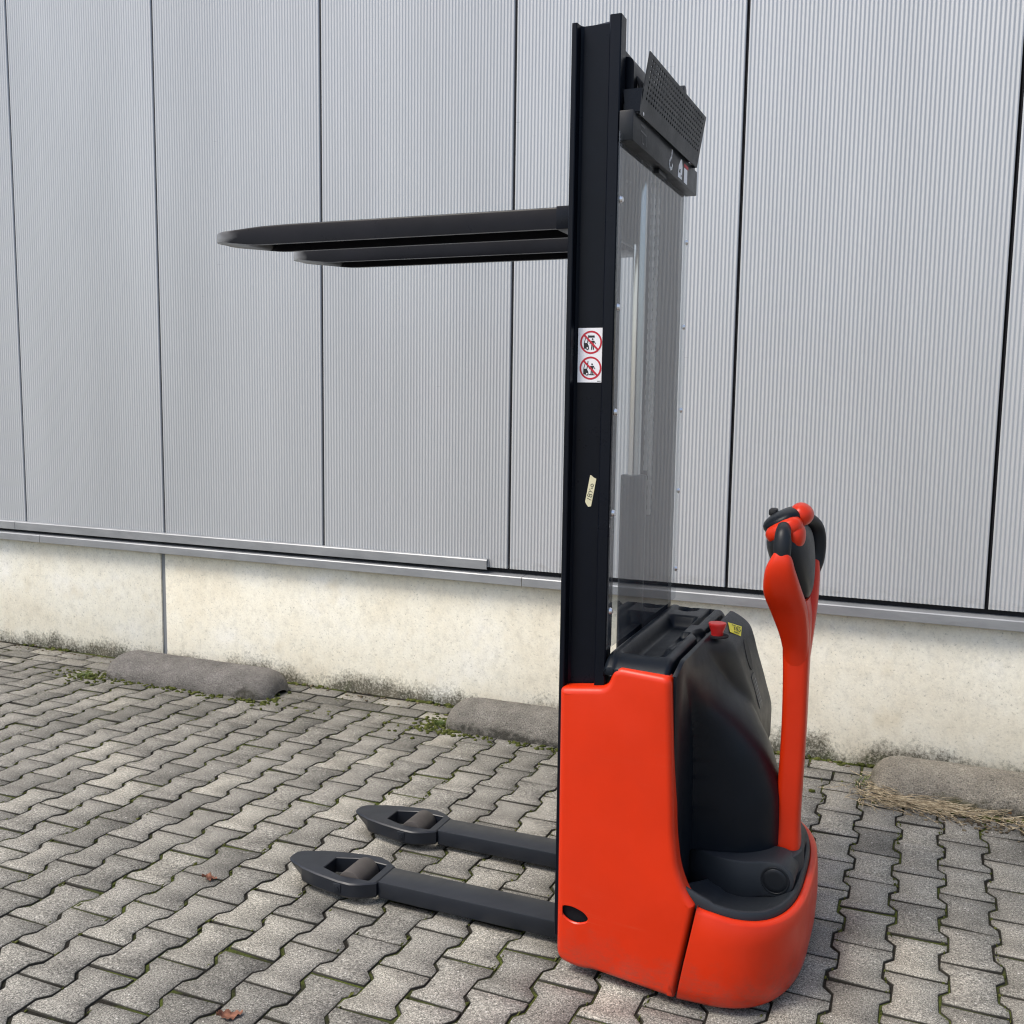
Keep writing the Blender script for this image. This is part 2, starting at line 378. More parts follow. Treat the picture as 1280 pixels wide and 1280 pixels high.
def to_px(P):
    d = Vector(P)-Vector((0, 0, EYE)); z = d.dot(FW)
    if z < .1: return None
    return 640+F_PX*d.dot(RT)/z, 640-F_PX*d.dot(UP)/z, z

# ------------------------------------------------------------------ ground and pavement
bm = new()
v = [bm.verts.new(q) for q in ((-70, -70, -.05), (70, -70, -.05), (70, 70, -.05), (-70, 70, -.05))]; bm.faces.new(v)
link('ground', finish(bm, 'ground', M_GROUND), kind='structure')
bm = new()
NX, NY = 120, 50
gv = [[bm.verts.new((-9+13*i/NX, -1.2+5.5*j/NY, -.0048+.0016*noise.noise(Vector((i*.9, j*.9, 0))))) for j in range(NY+1)] for i in range(NX+1)]
for i in range(NX):
    for j in range(NY): bm.faces.new((gv[i][j], gv[i+1][j], gv[i+1][j+1], gv[i][j+1]))
pavement = link('pavement', finish(bm, 'pavement', M_BED), kind='structure')

PITCH_X, LEN = .1335, .2
FL, WA, EN = .0755, .0535, .0963
FULL = [(-FL, -EN), (FL, -EN), (FL, -.066), (WA, -.041), (WA, .041), (FL, .066), (FL, EN), (-FL, EN), (-FL, .066), (-WA, .041), (-WA, -.041), (-FL, -.066)]
HALF = [(-FL, -EN), (FL, -EN), (FL, -.066), (WA, -.041), (WA, -.003), (-WA, -.003), (-WA, -.041), (-FL, -.066)]
RECT = [(-.0958, -.0475), (.0958, -.0475), (.0958, .0475), (-.0958, .0475)]
def paver_rings(poly, seed):
    r = random.Random(seed)
    base = [Vector((x+r.uniform(-.0016, .0016), y+r.uniform(-.0014, .0014))) for x, y in poly]
    if seed % 3 == 0 and len(base) > 4:
        k = r.choice([0, 1, 6, 7][:len(base)//2]); base[k] = base[k]*(1-r.uniform(.05, .09))
    rim = base; top = inset(base, .0022)
    return [[(q.x, q.y, -.03) for q in rim], [(q.x, q.y, -.0035) for q in rim], [(q.x, q.y, 0) for q in top]]
def paver_bm(bm, poly, seed, mtx=None, tone=None, layer=None):
    rings = paver_rings(poly, seed)
    if mtx is not None: rings = [[mtx @ Vector(p) for p in r] for r in rings]
    vr = loft(bm, rings, True, False, True)
    if layer is not None:
        for r in vr:
            for q in r: q[layer] = tone
VAR = {}
for key, poly, cnt in (('full', FULL, 9), ('half', HALF, 2), ('rect', RECT, 4)):
    VAR[key] = []
    for s in range(cnt):
        b = new(); paver_bm(b, poly, s+11); VAR[key].append(finish(b, 'paver', M_PAVER, 25, recalc=False))
places = []
X0 = -2.088
for k in range(-52, 46):
    cx = X0+k*PITCH_X
    for j in range(-14, 40):
        if (j + k) % 2: continue
        y0 = .02+.1*j                         # joint at the near end of this stone
        if y0+LEN <= 3.925: places.append(('full', cx, y0+LEN/2))
        elif y0 < 3.9: places.append(('half', cx, y0+LEN/2))
for row, (yc, off) in enumerate(((3.975, .03), (4.078, .13))):
    for k in range(-33, 30): places.append(('rect', off+k*.2, yc))
scored = []
for key, cx, cy in places:
    q = to_px((cx, cy, 0)); s = 0
    if q and -40 < q[0] < 1320 and -40 < q[1] < 1330:
        s = 1/q[2]**3 * (.55 if key != 'full' else 1)
        if -.78 < cx < -.25 and 2.3 < cy < 3.05: s = 0     # under or behind the truck
        if 700 < q[0] < 1005 and 760 < q[1] < 1230: s = 0
    scored.append((s, key, cx, cy))
scored.sort(key=lambda a: -a[0])
bmS = new(); lay = bmS.verts.layers.float.new('tone')
for i, (s, key, cx, cy) in enumerate(scored):
    rx, ry, rz, dz = rng.gauss(0, .0055), rng.gauss(0, .0055), rng.gauss(0, .006), rng.gauss(0, .0011)
    if i < 298 and s > 0:
        o = bpy.data.objects.new('paver', rng.choice(VAR[key])); COL.objects.link(o); o.parent = pavement
        o.location = (cx, cy, dz); o.rotation_euler = (rx, ry, rz + (math.pi if key == 'full' and rng.random() < .5 else 0))
    else:
        mt = Matrix.Translation((cx, cy, dz)) @ Matrix.Rotation(rz, 4, 'Z') @ Matrix.Rotation(rx, 4, 'X') @ Matrix.Rotation(ry, 4, 'Y')
        paver_bm(bmS, {'full': FULL, 'half': HALF, 'rect': RECT}[key], rng.randrange(999), mt, rng.random(), lay)
part('paver_field', bmS, M_PAVER_S, pavement, 25, recalc=False, kind='stuff')

# moss cushions in the joints, thickest towards the wall
bm = new()
_b = new(); bmesh.ops.create_icosphere(_b, subdivisions=1, radius=1.0); _b.verts.index_update()
ICO_V = [tuple(v.co) for v in _b.verts]; ICO_F = [tuple(v.index for v in f.verts) for f in _b.faces]; _b.free()
def blob(bm, c, r, squash, r_):
    vs = []
    for q in ICO_V:
        k = 1+r_.uniform(-.35, .35); vs.append(bm.verts.new((c[0]+q[0]*r[0]*k, c[1]+q[1]*r[1]*k, c[2]+q[2]*squash*k)))
    for f in ICO_F: bm.faces.new((vs[f[0]], vs[f[1]], vs[f[2]]))
for key, cx, cy in places:
    q = to_px((cx, cy, 0))
    if not q or not (-60 < q[0] < 1340 and -60 < q[1] < 1340): continue
    dens = .75*smooth(1.2, 3.4, cy) + .25*(noise.noise(Vector((cx*1.3, cy*1.3, 3)))+.1)
    for sx in (-1, 1):
        for (px, py) in ((.0668, .085), (.064, .053), (.0592, 0), (.064, -.053), (.0668, -.085)):
            if rng.random() < dens:
                for t_ in range(2):
                    rr = rng.uniform(.002, .0058)
                    blob(bm, (cx+sx*px+rng.gauss(0, .002), cy+py+rng.gauss(0, .01), rng.uniform(-.004, -.0012)), (rr*.7, rr*1.9), rng.uniform(.002, .004), rng)
for i in range(420):                             # moss line along the wall foot
    x = rng.uniform(-5.2, 1.2)
    if noise.noise(Vector((x*1.1, 5, 1))) < -.05: continue
    rr = rng.uniform(.004, .013); blob(bm, (x, 4.135+rng.gauss(0, .012), 0), (rr*1.5, rr), rng.uniform(.004, .012), rng)
for (cx, cy, num, sx, sy) in ((-3.9, 3.8, 90, .09, .05), (-3.2, 3.8, 130, .35, .018), (-2.85, 3.88, 60, .05, .05), (-1.92, 3.86, 150, .06, .06), (-1.5, 3.79, 70, .25, .012), (.2, 3.78, 80, .2, .012)):
    for i in range(num):
        rr = rng.uniform(.004, .011); blob(bm, (rng.gauss(cx, sx), rng.gauss(cy, sy), .001), (rr*1.3, rr), rng.uniform(.004, .01), rng)
link('moss', finish(bm, 'moss', M_MOSS, 80), kind='stuff', label='green moss growing in the joints of the grey pavers')

# ------------------------------------------------------------------ warehouse wall
wall = empty('warehouse', (-2.5, 4.2, 0), label='long warehouse wall of silver ribbed cladding above a cream concrete plinth', cat='building')
PW, PGAP, NRIB = .98, .0118, 62
bm = new(); SEG = 6
wpan = PW-PGAP; xs = [(-wpan/2, .018), (-wpan/2, 0.0)]
m0 = .006; rw = (wpan-2*m0)/NRIB
prof = [(-wpan/2, .02), (-wpan/2+.001, .0006), (-wpan/2+m0*.9, .0002)]
for i in range(NRIB*SEG+1):
    t_ = i/SEG; ph = t_ % 1.0
    prof.append((-wpan/2+m0+t_*rw, .0036*(.5-.5*math.cos(2*math.pi*ph))))
prof += [(wpan/2-m0*.9, .0002), (wpan/2-.001, .0006), (wpan/2, .02)]
rings = [[(x, y, z) for x, y in prof] for z in (.677, 2.0, 3.4, 5.2)]
loft(bm, rings, False, False, False)
pan = finish(bm, 'cladding_panel', M_CLAD, 50, recalc=False)
if pan.polygons[100].normal.y > 0: pan.flip_normals()
for k in range(-4, 9):
    o = bpy.data.objects.new('cladding_panel', pan); COL.objects.link(o); o.parent = wall
    o.location = Vector((.235-PW*k-PW/2+PGAP*.3, 4.14, 0))-wall.location
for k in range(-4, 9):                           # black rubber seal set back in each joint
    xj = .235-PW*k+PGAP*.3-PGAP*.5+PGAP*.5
    bm = new(); box(bm, xj+.0004, xj+PGAP-.0004, 4.1435, 4.1655, .679, 5.2); part('joint_seal', bm, M_RUBBER_SHADE, wall)
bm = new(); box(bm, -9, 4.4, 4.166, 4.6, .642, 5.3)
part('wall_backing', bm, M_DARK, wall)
# concrete plinth in precast lengths with a sealed joint
for a, b in ((-8.9, -3.731), (-3.703, 1.42), (1.45, 4.4)):
    bm = new(); box(bm, a, b, 4.16, 4.6, -.2, .64, .004)
    part('plinth_slab', bm, M_CONC, wall)
for x in (-3.717, 1.435):
    bm = new(); box(bm, x-.014, x+.014, 4.169, 4.5, -.2, .638)
    part('sealant_joint', bm, M_SEAL, wall)
# sheet-metal drip sills: sloping top, front lip, return under
def sill(bm, a, b, y0, y1, ztop, zback, lip):
    pr = [(y1, zback), (y0+.004, ztop+.001), (y0, ztop-.003), (y0, ztop-lip), (y0+.008, ztop-lip-.003), (y0+.009, ztop-lip), (y0+.003, ztop-lip+.003), (y0+.003, ztop-.006), (y1, zback-.004)]
    loft(bm, [[(x, y, z) for y, z in pr] for x in (a, b)])
for a, b in ((-8.9, -4.5355), (-4.5325, -1.6455), (-1.6425, 1.6), (1.603, 4.4)):
    bm = new(); sill(bm, a, b, 4.108, 4.1655, .648, .655, .038); part('drip_sill', bm, M_SILL, wall, 25)
for a, b in ((-8.9, -4.7335), (-4.7305, -1.822)):
    bm = new(); sill(bm, a, b, 4.122, 4.1395, .712, .7165, .043); part('flashing_strip', bm, M_SILL, wall, 25)

# ------------------------------------------------------------------ concrete wheel stops
def wheel_stop(x0, x1, seed, label, dark, *al):
    root_m = stop_material('wheel_stop_concrete', seed*3.7, dark, *al)
    bm = new(); L = x1-x0; rings = []
    NS, NA = 56, 24; yc = 3.952
    r_ = random.Random(seed)
    for i in range(NS+1):
        u = -1+2*i/NS; u = math.copysign(1-(1-abs(u))**1.6, u) if abs(u) > .0 else 0
        endr = .13/L*2
        s = 1.0
        if abs(u) > 1-endr:
            q = (abs(u)-(1-endr))/endr; s = max(.02, (1-q**2.4))**(1/2.4)
        ring = []
        for k in range(NA+1):
            a = math.pi*k/NA
            ca, sa = math.cos(a), math.sin(a)
            yy = math.copysign(abs(ca)**.9, ca)*.132*(.25+.75*s); zz = abs(sa)**.92*.119*s
            co = Vector((x0+L*(u+1)/2, yc+yy, zz-.004))
            nn = noise.fractal(co*9+Vector((seed*10, 0, 0)), 1.0, 2.0, 4)*.0018+noise.noise(co*45+Vector((seed, 0, 0)))*.0018
            co += Vector((0, ca, sa))*nn*min(1, s*2)
            ring.append(co)
        rings.append(ring)
    for rg in rings:                              # local coordinates around the base centre
        for i, c in enumerate(rg): rg[i] = c-Vector(((x0+x1)/2, yc, 0))
    loft(bm, rings, False, False, False)
    me = finish(bm, 'wheel_stop', root_m, 80)
    o = link('wheel_stop', me, label=label, cat='wheel stop', group='concrete wheel stops along the wall')
    o.location = ((x0+x1)/2, yc, 0)
    return o
wheel_stop(-3.85, -2.83, 1, 'dark grey rounded concrete wheel stop below the vertical joint in the plinth', (.23, .215, .195), (.05, .05, .03), -.012)
wheel_stop(-1.91, -.9, 2, 'blackened rounded concrete wheel stop half hidden behind the orange stacker', (.26, .243, .21), (.03, .032, .025), .035)
wheel_stop(-.135, .89, 3, 'pale brown concrete wheel stop with dry grass heaped along its foot', (.36, .325, .262), (.075, .075, .014), .02)

# ------------------------------------------------------------------ the pallet stacker
YC = 2.622
T = empty('pallet_stacker', (-.6, YC, 0), label='orange and black electric pallet stacker with raised forks and a tiller arm, standing on pavers', cat='pallet stacker')
mir = lambda y: 2*YC-y

# orange side panels
OUT = [(-.800, .032), (-.735, .024), (-.70, .03), (-.60, .024), (-.49, .018), (-.479, .08), (-.464, .16), (-.447, .262), (-.470, .29), (-.491, .34), (-.503, .42), (-.522, .806), (-.65, .812), (-.668, .803), (-.676, .772), (-.690, .757), (-.804, .741)]
RAD = [.03, .02, .01, .02, .004, .05, .05, .004, .02, .05, .06, .02, .02, .015, .015, .012, .012]
HOLE = [(-.787, .184), (-.788, .158), (-.766, .143), (-.74, .142), (-.717, .152), (-.711, .164), (-.724, .178), (-.756, .187)]
ypan = lambda x: 2.270-.085*(x+.8)
def side_panel(sgn, hole):
    bm = new(); outl = dense(round_poly(OUT, RAD, 5), .02)
    Y = lambda x, d: (ypan(x)+d) if sgn > 0 else mir(ypan(x)+d)
    rad = .017; rings = [[(p.x, Y(p.x, .045), p.y) for p in outl]]
    for k in range(6):
        a = math.pi/2*k/5
        ins = inset(outl, rad*(1-math.cos(a)))
        rings.append([(p.x, Y(p.x, rad*(1-math.sin(a))), p.y) for p in ins])
    vr = loft(bm, rings, True, False, False)
    edges = [bm.edges.get((vr[-1][i], vr[-1][(i+1) % len(outl)])) for i in range(len(outl))]
    if hole:
        h = dense(round_poly(HOLE, .012, 4), .01)
        hr = loft(bm, [[(p.x, Y(p.x, 0), p.y) for p in h], [(p.x, Y(p.x, .003), p.y) for p in inset(h, .0025)], [(p.x, Y(p.x, .006), p.y) for p in inset(h, .0025)]], True, False, False)
        edges += [bm.edges.get((hr[0][i], hr[0][(i+1) % len(h)])) for i in range(len(h))]
    bmesh.ops.triangle_fill(bm, use_beauty=True, edges=edges)
    sp = part('side_panel', bm, M_ORANGE, T, 32)
    if hole:
        b2 = new(); box(b2, -.7955, -.695, 2.280, 2.305, .125, .2); part('hole_shade', b2, M_RUBBER_SHADE, sp)  # solid black block stands in for the deep shade behind the hole
side_panel(1, True); side_panel(-1, False)
bm = new(); box(bm, -.69, -.515, 2.31, mir(2.31), .06, .775, .006); box(bm, -.79, -.69, 2.42, mir(2.42), .02, .70, .006); part('chassis', bm, M_STEEL, T)
bm = new(); cyl(bm, (-.36, YC-.04, .085), (-.36, YC+.04, .085), .085, n=32, bev=.01); part('drive_wheel', bm, M_RUB, T)
for y in (2.42, mir(2.42)):
    bm = new(); cyl(bm, (-.4, y-.02, .055), (-.4, y+.02, .055), .055, n=24, bev=.008); part('castor_wheel', bm, M_RUB, T)

# orange rear skirt: U in plan, flared, with a rolled rim
def uplan(t, grow=0.0):                       # t in [-1,1], near side to far side
    a = t*math.pi/2; n_ = 2.9
    c, s = max(0, math.cos(a)), math.sin(a)
    y = YC+math.copysign(abs(s)**(2/n_), s)*(.386+grow)
    x = -.46+c**(2/n_)*(.25+grow)
    return x, y
def rim_z(x): return interp([(-.46, .266), (-.42, .256), (-.36, .242), (-.3, .231), (-.24, .222), (-.19, .217)], x)
def seam_x(z): return interp([(0, -.486), (.08, -.474), (.16, -.459), (.262, -.441), (.3, -.436)], z)
bm = new(); NU = 72
rows = []
levels = [(0.02, -.022), (.022, -.012), (.03, -.006), (.06, -.001), (.12, .002), (.18, .0), (.9, -.003), (.95, -.006), (.985, -.009), (1.0, -.0145), (.992, -.0195), (.96, -.0215), (.9, -.022)]
def skirt_pt(i, lv, gr):
    t_ = -1+2*i/NU
    t_ = math.copysign(abs(t_)**.9, t_)
    x, y = uplan(t_, gr)
    rz = rim_z(x); z = lv if lv < .2 else .2+(rz-.2)*(lv-.2)/.8 if False else (lv if lv <= .18 else .18+(rz-.18)*(lv-.18)/.82)
    sx = seam_x(z)
    if x < -.40:                               # pull the ends to the slanted seam line
        w = smooth(-.40, -.46, x); x = x*(1-w)+sx*w
    return Vector((x, y, z))
rows = [[skirt_pt(i, lv, gr) for i in range(NU+1)] for lv, gr in levels]
back = [p.lerp(Vector((p.x, YC, p.z)), .06) for p in rows[0]]
loft(bm, [back]+rows, False, False, False)
part('rear_skirt', bm, M_ORANGE, T, 50)

# black deck inside the rim
bm = new(); rings = []
for gr, dz, mixc in ((-.021, -.02, 0), (-.0222, .0, 0), (-.024, .0115, 0), (-.0265, .0145, 0), (-.032, .0150, 0), (-.075, -.018, 0), (0, -.022, .35), (0, -.02, .7)):
    rg = []
    for i in range(NU+1):
        t_ = -1+2*i/NU; x, y = uplan(t_, gr if mixc == 0 else -.075)
        x = min(x, 0)
        z = rim_z(x)+dz
        edge = smooth(-.40, -.47, x)
        z += edge*.03
        if x < -.43: x = x-.04*edge
        p = Vector((x, y, z))
        if mixc: p = p.lerp(Vector((-.42, YC, .185)), mixc)
        rg.append(p)
    rings.append(rg)
vr = loft(bm, rings, False, False, False); bm.faces.new(vr[-1])
deck = part('deck', bm, M_DECK, T, 38)

# tapered black motor hood: upper console on the far side, domed motor cover under the tiller
CON = [(.30, -.508), (.38, -.505), (.41, -.465), (.44, -.400), (.48, -.380), (.551, -.380), (.634, -.400), (.715, -.425), (.785, -.446), (.80, -.454), (.812, -.466), (.824, -.484), (.832, -.500)]
DOME = [(.30, -.298), (.415, -.303), (.46, -.312), (.50, -.324), (.541, -.340), (.60, -.375), (.65, -.409), (.693, -.444), (.754, -.474), (.80, -.490), (.832, -.504)]
FLK = [(.30, -.505), (.832, -.505)]
DW = [(.30, .150), (.45, .158), (.58, .178), (.68, .215), (.75, .27), (.80, .325), (.832, .372)]
def smax(a, b, k):
    h = max(0, min(1, .5+.5*(a-b)/k)); return b+(a-b)*h+k*h*(1-h)
def hood_x(y, z):
    wc = smooth(2.46, 2.68, y+.3*(z-.8)+.12*smooth(.76, .83, z)*0)
    con = cubic(CON, z)*wc+interp(FLK, z)*(1-wc)
    u = min(1, abs((y-YC)/cubic(DW, z))); dome = -.515+(cubic(DOME, z)+.515)*(1-u**2.4)**.52
    x = smax(con, dome, .006)
    e = min(y-2.268, mir(2.268)-y)             # rounded vertical corners
    if e < .04:
        q = 1-e/.04; x = -.514+(x+.514)*(1-q**2.2*.9)
    return x
def hood_drop(y, z): return .03*max(0, 1-min(y-2.268, mir(2.268)-y)/.05)**2*smooth(.66, .832, z)
bm = new(); HY, HZ = 96, 80
ys = [2.268+(mir(2.268)-2.268)*(.5-.5*math.cos(math.pi*i/HY)) if False else 2.268+(mir(2.268)-2.268)*i/HY for i in range(HY+1)]
zs = [.30+.532*j/HZ for j in range(HZ+1)]
rings = [[(-.513, y, zs[0]) for y in ys]]
for z in zs:
    rings.append([(hood_x(y, z), y, z-hood_drop(y, z)) for y in ys])
xt = [hood_x(y, zs[-1]) for y in ys]
rings.append([(x-.004, y, .8335-hood_drop(y, 1)) for x, y in zip(xt, ys)])
rings.append([(min(x-.01, -.508), y, .834-hood_drop(y, 1)) for x, y in zip(xt, ys)])
rings.append([(-.514, y, .828-hood_drop(y, 1)) for y in ys]); rings.append([(-.514, y, .70) for y in ys])
loft(bm, rings, False, False, False)
for y in (ys[0], ys[-1]):                      # close the flanks
    vs = [bm.verts.new((hood_x(y, z), y, z-hood_drop(y, z))) for z in zs] + [bm.verts.new((-.52, y, zs[-1]-.03)), bm.verts.new((-.52, y, zs[0]))]
    bm.faces.new(vs)
bmesh.ops.remove_doubles(bm, verts=bm.verts, dist=.0003)
hood = part('motor_hood', bm, M_PLAST, T, 40)
# recessed grip and lettered strip on the console
def console_strip(name, y0, y1, z0, z1, off, m, parent, n_=8, oval=False):
    bm = new(); yc_, zc_ = (y0+y1)/2, (z0+z1)/2; pts = []
    if oval: pts = [(yc_+(y1-y0)/2*math.cos(a), zc_+(z1-z0)/2*math.sin(a)) for a in [2*math.pi*i/24 for i in range(24)]]
    else:
        pts = dense(round_poly([(y0, z0), (y1, z0), (y1, z1), (y0, z1)], .004, 3), .015); pts = [(p.x, p.y) for p in pts]
    loft(bm, [[(hood_x(y, z)-.004, y, z) for y, z in pts], [(hood_x(y, z)+off, y, z) for y, z in pts]], True, False, True)
    return part(name, bm, m, parent)
gr = console_strip('grip_recess', 2.77, 2.825, .70, .785, .0015, M_BLACK, hood, oval=True)
console_strip('data_plate', 2.765, 2.815, .60, .69, .0012, M_STEEL, hood)
b2 = new()
for k in range(7):
    z = .612+.010*k
    for (a, b) in ((2.772, 2.784), (2.787, 2.793), (2.796, 2.808)):
        z1 = z+.004; pts = [(a, z), (b, z), (b, z1), (a, z1)]
        b2.faces.new([b2.verts.new((hood_x(y, zz)+.0019, y, zz)) for y, zz in pts])
part('plate_lettering', b2, M_GREYP, hood)
# yellow inspection sticker with dark print
b2 = new(); cs = [(2.755, .806), (2.745, .818), (2.805, .8235), (2.80, .800)]
cs = [(2.722, .8175), (2.772, .7965), (2.842, .8085), (2.792, .8285)]
sk = lambda y, z, d: Vector((hood_x(y, z)+d, y, z+d))
f = b2.faces.new([b2.verts.new(sk(y, z, .0016)) for y, z in cs])
o0 = Vector(cs[0]); e1 = Vector(cs[1])-o0; e2 = Vector(cs[3])-o0
def stroke2(bm, pts, w, fn, mi):
    for a, b in zip(pts, pts[1:]):
        a, b = Vector(a), Vector(b); d = (b-a)
        if d.length == 0: continue
        d.normalize(); nn = Vector((-d.y, d.x))*w/2; a2 = a-d*w*.3; b2_ = b+d*w*.3
        f = bm.faces.new([bm.verts.new(fn(q)) for q in (a2-nn, b2_-nn, b2_+nn, a2+nn)]); f.material_index = mi
stk = lambda q: sk(*(o0+e1*q.x+e2*q.y), .0024)
for pts in ([(.2, .82), (.45, .82)], [(.55, .82), (.8, .82)], [(.35, .35), (.35, .65)], [(.5, .35), (.62, .35), (.62, .5), (.5, .5), (.5, .65), (.62, .65)], [(.75, .35), (.85, .5), (.75, .65)], [(.3, .15), (.7, .15)]):
    stroke2(b2, pts, .06, stk, 1)
part('inspection_sticker', b2, [M_YELLOW, M_BLACK], hood, recalc=False)
b2 = new(); cyl(b2, (-.487, 2.615, .828), (-.487, 2.615, .832), .03, n=24); part('button_collar', b2, M_DARK, hood)
b2 = new(); ring = lambda z, r: [(-.487+r*math.cos(2*math.pi*i/28), 2.615+r*math.sin(2*math.pi*i/28), z) for i in range(28)]
loft(b2, [ring(.828, .0155), ring(.842, .0165), ring(.858, .0225), ring(.8625, .0235), ring(.865, .0225), ring(.8655, .019)])
part('emergency_button', b2, M_RED, hood, 40)

# battery cover: tray, slots and cup hollow
def bat_z(x, y):
    z = .834
    def pit(x0, x1, y0, y1, d, s=.006):
        return d*smooth(x0-s, x0+s, x)*smooth(x1+s, x1-s, x)*smooth(y0-s, y0+s, y)*smooth(y1+s, y1-s, y)
    yb = y
    z -= pit(-.655, -.585+.02*smooth(2.45, 2.4, y), 2.33, 2.80, .034, .012)
    z -= pit(-.580, -.558, 2.34, 2.60, .014*smooth(2.34, 2.6, y)+.004, .004)
    z -= pit(-.570, -.558, 2.70, 2.93, .014, .004)
    z += .004*smooth(-.66, -.67, x)
    d = math.hypot((x+.628)/.03, (y-2.905)/.038); z -= .024*smooth(1.05, .85, d)
    d = math.hypot((x+.522)/.03, (y-2.62)/.05); z -= .02*smooth(1.05, .75, d)
    e = min(y-2.262, mir(2.262)-y)
    z -= .03*max(0, 1-e/.06)**2
    ex = min(x+.690, -.531-x); z -= .01*max(0, 1-ex/.012)**2
    return z
bm = new(); BX, BY = 56, 150
bx = [-.690+.159*i/BX for i in range(BX+1)]; by = [2.262+(mir(2.262)-2.262)*j/BY for j in range(BY+1)]
rings = [[(x, by[0]+.003, .79) for x in bx]]+[[(x, y, bat_z(x, y)) for x in bx] for y in by]+[[(x, by[-1]-.003, .79) for x in bx]]
vr = loft(bm, rings, False, False, False)
for c in (0, BX):
    for a, b in zip(vr[1:-1], vr[2:-1]):
        lo = [bm.verts.new((q.co.x, q.co.y, .785)) for q in (a[c], b[c])]
        bm.faces.new((a[c], b[c], lo[1], lo[0]))
bmesh.ops.remove_doubles(bm, verts=bm.verts, dist=.0001)
part('battery_cover', bm, M_PLAST, T, 60)

# drive collar with pivot boss
bm = new(); NA = 40; rings = []
for z, q in ((.19, 1.0), (.28, 1.0), (.288, .985), (.291, .95), (.291, .5)):
    rings.append([(-.40+.16*q*math.sin(math.pi*2*i/NA), YC+.16*q*math.cos(math.pi*2*i/NA), z) for i in range(NA)])
loft(bm, rings, True, False, True)
collar = part('drive_collar', bm, M_DECK, T, 45)
BCX, BCZ, BR = -.293, .256, .046
def lug_y(x): return .17-math.sqrt(max(0, .17**2-(min(x, -.325)+.40)**2))
def lug_z(x):
    if x > BCX: q = math.sqrt(max(0, 1-((x-BCX)/BR)**2)); return BCZ-BR*q, BCZ+BR*q
    w = smooth(-.38, BCX, x)
    return .197+(BCZ-BR-.197)*w, .2985+(BCZ+BR-.2985)*w
for sg in (1, -1):
    bm = new(); rings = []
    lx = [-.545+.012*k for k in range(21)]; lx = [x for x in lx if x < BCX-.004]+[BCX+BR*math.sin(math.pi/2*k/9) for k in range(10)]
    for x in lx:
        zb, zt = lug_z(x); r = min(.007, (zt-zb)/2.3+.0002)
        fy = lambda d: YC-sg*(.17-lug_y(x)-d)
        rings.append([(x, fy(.10), zb), (x, fy(r), zb), (x, fy(.3*r), zb+.3*r), (x, fy(0), zb+r), (x, fy(0), (zb+zt)/2), (x, fy(0), zt-r), (x, fy(.3*r), zt-.3*r), (x, fy(r), zt), (x, fy(.10), zt)])
    loft(bm, rings, True, True, True)
    part('pivot_lug', bm, M_DECK, collar, 40)
    yb = YC-sg*(.17-lug_y(-.3)); b2 = new()
    ringc = lambda r, o: [(BCX+r*math.cos(2*math.pi*i/32), yb-sg*o, BCZ+r*math.sin(2*math.pi*i/32)) for i in range(32)]
    loft(b2, [ringc(.0365, -.002), ringc(.0365, .0004), ringc(.035, .0022), ringc(.0325, .0024), ringc(.0315, .0012), ringc(.030, .0012), ringc(.028, .0030), ringc(.02, .0034)], True, False, True)
    part('pivot_cap', b2, M_PLAST2, collar, 40)

# tiller: arm, loop, grips, control head
def sweep(bm, st, n=28, power=.75, mi=0, level=False):
    rings = []
    for k, (c, hx, hy) in enumerate(st):
        c = Vector(c); p0 = Vector(st[max(k-1, 0)][0]); p1 = Vector(st[min(k+1, len(st)-1)][0])
        d = Vector((0, 0, 1)) if level else (p1-p0).normalized(); ax = Vector((1, 0, 0)); ax = (ax-d*ax.dot(d)).normalized(); ay = d.cross(ax)
        if ay.y < 0: ay = -ay
        rings.append([c+ax*math.copysign(abs(math.cos(a))**power, math.cos(a))*hx+ay*math.copysign(abs(math.sin(a))**power, math.sin(a))*hy for a in [2*math.pi*i/n for i in range(n)]])
    loft(bm, rings)
def spline(st, m=6):
    out = []
    def cr(a, b, c, d, t): return .5*((2*b)+(-a+c)*t+(2*a-5*b+4*c-d)*t*t+(-a+3*b-3*c+d)*t**3)
    S = [(*p, hx, hy) for p, hx, hy in st]
    for i in range(len(S)-1):
        a, b, c, d = S[max(i-1, 0)], S[i], S[i+1], S[min(i+2, len(S)-1)]
        for k in range(m):
            v = [cr(a[q], b[q], c[q], d[q], k/m) for q in range(5)]; out.append(((v[0], v[1], v[2]), v[3], v[4]))
    out.append(st[-1]); return out
tb = new()
sweep(tb, spline([((-.296, YC, .235), .034, .04), ((-.293, YC, .27), .044, .042), ((-.287, YC, .31), .037, .038), ((-.285, YC, .36), .032, .035), ((-.283, YC, .45), .031, .033), ((-.280, YC, .6), .031, .032), ((-.281, YC, .74), .032, .034), ((-.283, YC, .82), .034, .036), ((-.285, YC, .90), .035, .045), ((-.286, YC, .95), .028, .06)]), power=.52)
tiller = part('tiller_arm', tb, M_ORANGE_P, T, 60)
near_arm = [((-.282, 2.618, .78), .031, .030), ((-.284, 2.605, .83), .033, .031), ((-.289, 2.58, .88), .038, .031), ((-.299, 2.545, .935), .044, .029), ((-.311, 2.505, .985), .045, .027), ((-.315, 2.482, 1.03), .038, .024), ((-.313, 2.474, 1.065), .027, .021), ((-.314, 2.474, 1.092), .013, .012)]
tb = new(); sweep(tb, spline(near_arm), power=.72); part('tiller_loop', tb, M_ORANGE_P, tiller, 60)
far_arm = [((-.280, 2.63, .80), .031, .030), ((-.279, 2.655, .86), .034, .030), ((-.276, 2.70, .93), .033, .028), ((-.272, 2.745, .985), .027, .024), ((-.268, 2.775, 1.02), .018, .018)]
tb = new(); sweep(tb, spline(far_arm), power=.72); part('tiller_loop', tb, M_ORANGE_P, tiller, 60)
